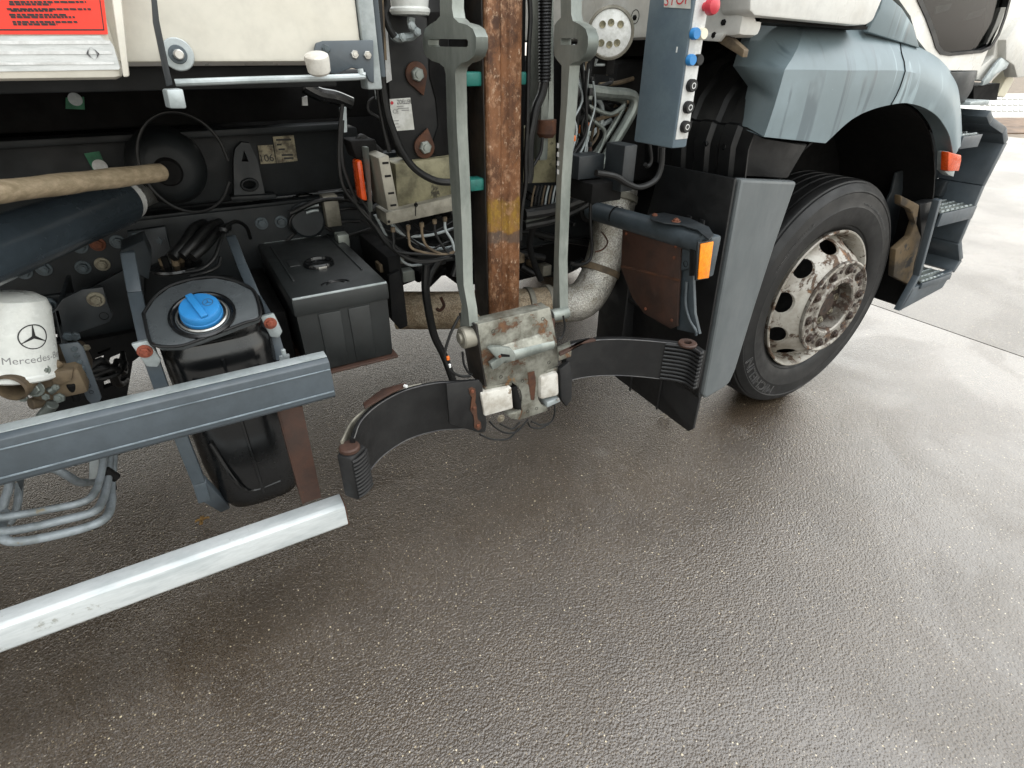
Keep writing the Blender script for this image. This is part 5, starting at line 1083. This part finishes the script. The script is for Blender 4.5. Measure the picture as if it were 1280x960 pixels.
# inner liner arch
cxw, czw = 2.33, .515
g = G(); arc = []
for k in range(25):
    a = R(-12+204*k/24); arc.append((cxw+.74*math.cos(a), czw+.80*math.sin(a)))
rows = [[Vector((x, y, z)) for x, z in arc] for y in (1.27, 1.35, 1.5, 1.62, 1.72)]
g.grid(rows, .008); g.build('wheel_arch_liner', 'dark', T)
g = G(); g.plate([Vector((cxw+.74*math.cos(R(a)), 1.722, czw+.80*math.sin(R(a)))) for a in range(-10, 191, 10)], (0, .02, 0)); g.build('arch_inner_wall', 'dark', T)
# stepped black guard behind the fender (over the tyre's rear)
def slat(px, Y, dep, name='guard_panel', mat='black'): g = G(); g.plate([A(*q, Y) for q in px], (0, dep, 0), bev=.004); return g.build(name, mat, T)
XG = 1.62
g = G(); rows = []
prof = [(1.60, 1.10), (1.585, 1.20), (1.60, 1.26), (1.615, 1.265), (1.64, 1.33), (1.72, 1.42), (1.85, 1.47)]
for y in [1.24+.012*i for i in range(42)]:
    k = 1 if (int((y-1.24)/.055) % 2) else 0
    rows.append([Vector((x-.012*k, y, z+.006*k)) for x, z in prof])
g.grid(rows, .006); gp = g.build('tyre_guard', 'black', T, 'black stepped plastic guard behind the fender')
for y in (1.33, 1.41): g = G(); p = Vector((1.585, y, 1.20)); g.cyl(p+Vector((-.012, 0, 0)), p, .010); g.build('guard_stud', 'black_gloss', gp)
g = G(); g.plate([A(935, 161, 1.27), A(955, 172, 1.25), A(1010, 180, 1.25), A(985, 223, 1.26), A(925, 220, 1.28), A(920, 205, 1.30)], (0, .05, 0), bev=.006); g.build('guard_gusset', 'black', gp)
# rear skirt panel beside the wheel: outer face and rear face
y_ = 1.20
sk = [(927, 224), (997, 227), (970, 304), (944, 384), (920, 462), (913, 478), (907, 484), (882, 499), (879, 494)]
g = G(); g.plate([A(*q, y_) for q in sk], (0, .04, 0), bev=.010, ang=20); skp = g.build('wheel_skirt', 'skirt', T, 'grey tapered skirt panel between gripper and front wheel', ang=20)
g = G(); xs = A(925, 224, y_).x; a = A(924, 224, y_); b = A(877, 494, y_)
bk = [Vector((a.x-.006, 1.212, a.z)), Vector((a.x-.02, 1.53, a.z-.002)), Vector((b.x-.01, 1.70, .52)), Vector((b.x, 1.70, .30)), Vector((b.x-.006, 1.212, b.z))]
g.plate(bk, (.012, 0, 0), bev=.003); bkp = g.build('skirt_rear_face', 'black', skp)
for yy in (1.30, 1.36):
    g = G(); g.box(a.x-.022, a.x-.012, yy-.012, yy+.012, .86, .98, .008); g.build('skirt_boss', 'black', skp)
# mud flap
fl_ = [AX(876, 500, 1.58), AX(770, 438, 1.62), AX(768, 478, 1.62), AX(857, 536, 1.58), AX(871, 524, 1.58)]
g = G(); g.plate([Vector((1.575, 1.214, .30)), Vector((1.60, 1.78, .30)), Vector((1.60, 1.78, .105)), Vector((1.575, 1.235, .105)), Vector((1.575, 1.214, .13))], (.012, 0, 0), bev=.002); mf = g.build('mud_flap', 'rubber', T, 'black mud flap behind the front wheel')
g = G(); g.box(1.566, 1.574, 1.22, 1.78, .292, .306, .002); g.build('flap_rail', 'black_gloss', mf)
for yy in (1.42, 1.6): g = G(); g.box(1.566, 1.575, yy-.004, yy+.004, .11, .29, .002); g.build('flap_rib', 'rubber', mf)
g = G(); g.cyl(Vector((1.578, 1.212, .296)), Vector((1.578, 1.238, .296)), .014); g.build('flap_hinge', 'black', mf)
g = G(); g.box(1.50, 1.58, 1.62, 1.80, .30, .80, .01); g.box(1.52, 1.56, 1.63, 1.69, .3, .82, .006); g.build('inner_guard', 'black', T)
g = G(); g.tube([AX(760, 352, 1.52), AX(800, 382, 1.52)], .012, smooth=False); g.build('guard_stay', 'black', T)

# --- front wheel
AXW = Vector((0, -1, 0)); YC = 1.43
W0 = Vector((cxw, YC, czw))
def pr_(L): return [(r_, YC-y) for r_, y in L]
tyre = [(.302, 1.34), (.310, 1.312), (.322, 1.300), (.334, 1.296), (.338, 1.290), (.350, 1.284), (.372, 1.2785), (.40, 1.276), (.412, 1.2745), (.416, 1.2765), (.45, 1.279), (.468, 1.2825), (.472, 1.280), (.480, 1.2835), (.484, 1.287), (.496, 1.293), (.503, 1.298), (.505, 1.305), (.511, 1.308), (.5155, 1.318)]
yy = 1.318
for gy in (1.345, 1.39, 1.43, 1.47, 1.515): tyre += [(.517, gy-.006), (.507, gy-.004), (.507, gy+.004), (.517, gy+.006)]
tyre += [(.5155, 1.545), (.505, 1.56), (.48, 1.577), (.42, 1.586), (.35, 1.576), (.31, 1.55), (.302, 1.52)]
g = G(); g.lathe(pr_(tyre), W0, AXW, 128)
tyre_o = None
rim_prof = [(.300, 1.35), (.306, 1.318), (.3085, 1.302), (.314, 1.296), (.317, 1.289), (.314, 1.2835), (.308, 1.285), (.303, 1.292), (.297, 1.300), (.292, 1.325), (.287, 1.352)]
gr = G(); gr.lathe(pr_(rim_prof), W0, AXW, 96)
# conical disc with ten real hand holes
def cone(th, s_):
    r_ = .287+(.204-.287)*s_; y = 1.352+(1.222-1.352)*s_; y -= .012*math.sin(math.pi*s_)
    return Vector((cxw+r_*math.cos(th), y, czw+r_*math.sin(th)))
for k in range(10):
    t = bmesh.new(); t0 = k*R(36)+R(8); n = 9; uv = []
    uv += [(i/n, 0) for i in range(n)] + [(1, j/5) for j in range(5)] + [(1-i/n, 1) for i in range(n)] + [(0, 1-j/5) for j in range(5)]
    ho = [(.5+.29*math.cos(a*R(22.5)), .42+.27*math.sin(a*R(22.5))) for a in range(16)]; es = []
    for L in (uv, ho):
        vs = [t.verts.new((u, v, 0)) for u, v in L]; es += [t.edges.new((vs[i], vs[(i+1) % len(vs)])) for i in range(len(vs))]
    bmesh.ops.triangle_fill(t, edges=es, use_beauty=True)
    hs_ = [e for e in t.edges if e.is_boundary and all(((v.co.x-.5)/.3)**2+((v.co.y-.42)/.28)**2 < 1.05 for v in e.verts)]
    rr = bmesh.ops.extrude_edge_only(t, edges=hs_)
    ext = {v for v in rr['geom'] if isinstance(v, bmesh.types.BMVert)}
    for v in t.verts:
        p = cone(t0+R(36)*v.co.x, v.co.y)
        v.co = p + (Vector((0, .012, 0)) if v in ext else Vector())
    me = bpy.data.meshes.new('t'); t.to_mesh(me); t.free(); gr.bm.from_mesh(me); bpy.data.meshes.remove(me)
bmesh.ops.remove_doubles(gr.bm, verts=gr.bm.verts, dist=2e-4)
rim = gr.build('wheel', 'rim', T, 'front wheel with chipped rusty white rim', ang=40)
tyre_o = g.build('tyre', 'tyre', rim, ang=28)
g = G(); g.lathe(pr_([(.29, 1.40), (.28, 1.44), (0, 1.45)]), W0, AXW, 48); g.build('brake_drum', 'dark', rim)
g = G(); g.lathe(pr_([(.204, 1.224), (.208, 1.216), (.207, 1.206), (.200, 1.203), (.194, 1.206), (.190, 1.212), (.150, 1.2125), (.138, 1.211), (.132, 1.204), (.116, 1.203), (.111, 1.208), (.109, 1.27)]), W0, AXW, 72); ringo = g.build('hub_ring', 'ring', rim)
for k in range(10):
    a = R(36*k+10); p = Vector((cxw+.168*math.cos(a), 1.2125, czw+.168*math.sin(a))); bolt(p, NY, .0150, 'nut', rim, 'wheel_nut')
for k in range(10):
    a = R(36*k+28); p = Vector((cxw+.168*math.cos(a), 1.2118, czw+.168*math.sin(a))); g = G(); g.lathe([(.009, 0), (.008, .003), (.004, .004), (0, .003)], p, NY, 12); g.build('ring_rivet', 'nut', rim)
g = G(); g.lathe(pr_([(.109, 1.262), (.06, 1.262), (.055, 1.25), (.05, 1.245), (0, 1.243)]), W0, AXW, 36); hb = g.build('hub_centre', 'nut', rim)
for k in range(8):
    a = R(45*k+10); bolt(Vector((cxw+.083*math.cos(a), 1.262, czw+.083*math.sin(a))), NY, .0125, 'bolt_zinc', rim, 'hub_bolt')
# raised sidewall lettering
v, f = text_geo('MICHELIN', .058); gl = G()
def onside(x, y):
    th = R(226)-x/.436; r_ = .440+y
    yb = 1.2755 if r_ < .45 else 1.2755+(r_-.45)*.25
    return Vector((cxw+r_*math.cos(th), yb, czw+r_*math.sin(th)))
# outline look: thin raised strokes around each letter
vv = [onside(p[0]*1.3, p[1]) for p in v]; gl.raw(vv, f)
bnd = [e for e in gl.bm.edges if e.is_boundary]
go = G()
for e in bnd:
    a, b = e.verts[0].co.copy(), e.verts[1].co.copy()
    if (b-a).length > 1e-4: go.tube([a, b], .0009, seg=4, smooth=False)
gl.bm.free()
go.build('sidewall_lettering', 'letter', rim)
g = G()
for th0, L in ((40, 46), (120, 40), (310, 34)):
    for k in range(L):
        if random.random() < .72:
            a = R(th0+k*.8); r_ = .425; p = Vector((cxw+r_*math.cos(a), 1.2755, czw+r_*math.sin(a))); d_ = Vector((math.cos(a), 0, math.sin(a))); g.tube([p, p+d_*.008], .0008, seg=4, smooth=False)
g.build('sidewall_print', 'letter', rim)
g = G(); g.lathe(pr_([(.302, 1.34), (.31, 1.30), (.42, 1.286), (.50, 1.30), (.515, 1.33), (.515, 1.52), (.45, 1.57), (.3, 1.55), (.1, 1.45), (0, 1.45)]), Vector((cxw, 3.37, czw)), (0, 1, 0), 64); g.build('far_wheel', 'rubber', T)
g = G(); g.cyl(Vector((cxw, 1.5, czw)), Vector((cxw, 3.3, czw)), .06); g.build('front_axle', 'dark', T)

# --- entry steps and front corner
y_ = 1.205
so_ = [(1213, 132), (1234, 131), (1236, 142), (1240, 152), (1256, 163), (1258.5, 178), (1230, 232), (1200, 303), (1203, 325), (1192, 341), (1178, 360), (1124, 389), (1141, 361), (1150, 328), (1166, 262), (1172, 251), (1180, 225), (1200, 219), (1206, 190), (1203, 150)]
bp = [A(*q, y_+.16) for q in so_]
g = G()
sil = [A(*q, y_) for q in so_]
g.plate([p+Vector((0, .20, 0)) for p in sil], (0, .012, 0), bev=.003); stp = g.build('step_panel', 'dark_paint', T, 'dark moulded panel behind the cab entry steps')
# outer side cheek: a raised border along the front edge
def border(pts, wd, name='step_cheek', mat='dark_paint', dep=.20):
    g = G()
    for (a, b) in zip(pts[:-1], pts[1:]):
        a, b = A(*a, y_), A(*b, y_); t_ = (b-a).normalized(); n_ = t_.cross(YA_).normalized()
        g.plate([a-n_*wd*.5, b-n_*wd*.5, b+n_*wd*.5, a+n_*wd*.5], (0, dep, 0), bev=.003)
    return g.build(name, mat, stp)
border([(1236, 142), (1240, 152), (1256, 163), (1258, 178), (1230, 232), (1200, 303), (1202, 325), (1192, 340)], .03, 'front_edge', 'grey_paint')
border([(1176, 250), (1150, 345), (1126, 388)], .022, 'rear_cheek', 'grey_paint', .03)
def step(px, name='step_tread'):
    # px: front-left, front-right (front lip ends), tread depth into the panel
    a, b = A(*px[0], y_-.004), A(*px[1], y_-.004); z = (a.z+b.z)/2; a.z = b.z = z
    g = G(); g.plate([a, b, b+Vector((-.02, .19, 0)), a+Vector((.16, .19, 0))], (0, 0, -.012), bev=.002); o = g.build(name, 'steel', stp)
    g = G(); g.plate([a+NY*.004, b+NY*.004, b+NY*.004+Vector((0, 0, -px[2])), a+NY*.004+Vector((0, 0, -px[2]))], (0, .012, 0), bev=.002); g.build('step_lip', 'grey_paint', stp)
    g = G(); nx = 7; ny = 5
    for i in range(nx):
        for j in range(ny):
            y = a.y+.015+.15*j/(ny-1); xl = a.x+.02+.16*(y-a.y)/.19; x = xl+(b.x-.03-xl)*i/(nx-1); g.box(x-.012, x+.012, y-.004, y+.004, z, z+.006, .001)
    g.build('tread_teeth', 'galv', stp)
step(((1203, 172), (1228, 166), .05)); step(((1176, 270), (1222, 254), .06)); step(((1150, 360), (1192, 336), .03))
g = G(); g.plate([A(1124, 389, y_), A(1141, 361, y_), A(1192, 338, y_), A(1178, 360, y_)], (0, .03, 0), bev=.003); g.build('lower_lip', 'grey_paint', stp)
hole(A(1213, 214, y_+.198), NY, .022, stp); hole(A(1214, 151, y_+.198), NY, .018, stp)
g = G(); g.plate([A(1184, 226, y_+.14), A(1228, 232, y_+.14), A(1222, 252, y_+.14), A(1174, 246, y_+.14)], (0, .05, 0), bev=.006); g.build('step_box', 'dark_paint', stp)
g = G(); g.box(3.16, 3.30, 1.42, 3.5, .42, 1.2, .03); g.build('bumper', 'dark_paint', T)
# mud-caked liner end behind the wheel
g = G(); g.plate([A(1126, 244, 1.262), A(1150, 256, 1.258), A(1146, 280, 1.258), A(1152, 296, 1.254), A(1144, 330, 1.254), A(1140, 358, 1.25), A(1117, 346, 1.254), A(1120, 312, 1.258), A(1138, 296, 1.260), A(1144, 278, 1.260), A(1138, 262, 1.262), A(1126, 256, 1.262)], (0, .03, 0), bev=.006); g.build('liner_end', 'mud', T, 'mud-caked pale liner end in front of the tyre')
g = G(); g.plate([A(1150, 256, 1.256), A(1172, 250, 1.25), A(1150, 345, 1.245), A(1140, 360, 1.245), A(1143, 330, 1.252), A(1152, 296, 1.254)], (0, .05, 0), bev=.004); g.build('liner_side', 'black', T)
# side marker lamp at the fender's front end
g = G(); g.plate([A(1181, 190, 1.20), A(1186, 189, 1.19), A(1185, 214, 1.19), A(1180, 214, 1.20)], (0, .03, 0), bev=.002); g.plate([A(1181, 214, 1.19), A(1194, 213, 1.19), A(1192, 221, 1.19), A(1186, 219, 1.19)], (0, .03, 0), bev=.002); mk = g.build('marker_holder', 'galv', T)
g = G(); g.plate([A(1186, 190, 1.17), A(1202, 194, 1.17), A(1202, 201, 1.17), A(1199, 214, 1.17), A(1185, 214, 1.17)], (0, .03, 0), bev=.004); g.build('side_marker', 'orange_lamp', mk, 'small orange-red side marker at the fender end')

# ------------------------------------------------------------------ loose things
h0, h1 = A(-80, 249, 1.16), A(205, 215, 1.40)
g = G(); n = 14; pts = [h0+(h1-h0)*k/n for k in range(n+1)]; d_ = (h1-h0).normalized()
prof = [.0225]*(n-1)+[.022]; 
g.lathe([(0, 0), (.0175, 0)]+[(.0180-.0008*math.sin(k*1.7), (h1-h0).length*k/n) for k in range(1, n)]+[(.017, (h1-h0).length*.985), (.013, (h1-h0).length*1.0), (.008, (h1-h0).length*1.008), (0, (h1-h0).length*1.01)], h0, d_, 24)
bh = g.build('broom_handle', 'wood'); tag(bh, 'weathered wooden broom handle lying across the truck frame', 'broom handle')
p = AZ(832, 520, .002); g = G(); g.grid([[p+Vector((.022*i-.022, .02*j-.02, .006+.006*math.sin(i*1.3+j*2))) for i in range(3)] for j in range(3)], .0006); pa = g.build('paper_scrap', 'paper')
tag(pa, 'small pale paper scrap on the asphalt by the mud flap', 'paper scrap')
p = AZ(253, 651, .002); g = G()
for k in range(4):
    a = k*1.5; g.grid([[p+Vector((math.cos(a)*.012*i-math.sin(a)*.006*j, math.sin(a)*.012*i+math.cos(a)*.006*j, .004+.005*((i*j) % 2))) for i in range(3)] for j in (-1, 0, 1)], .0005)
lf = g.build('dry_leaf', 'leaf'); tag(lf, 'crumpled dry brown leaf on the ground below the grey rail', 'leaf')
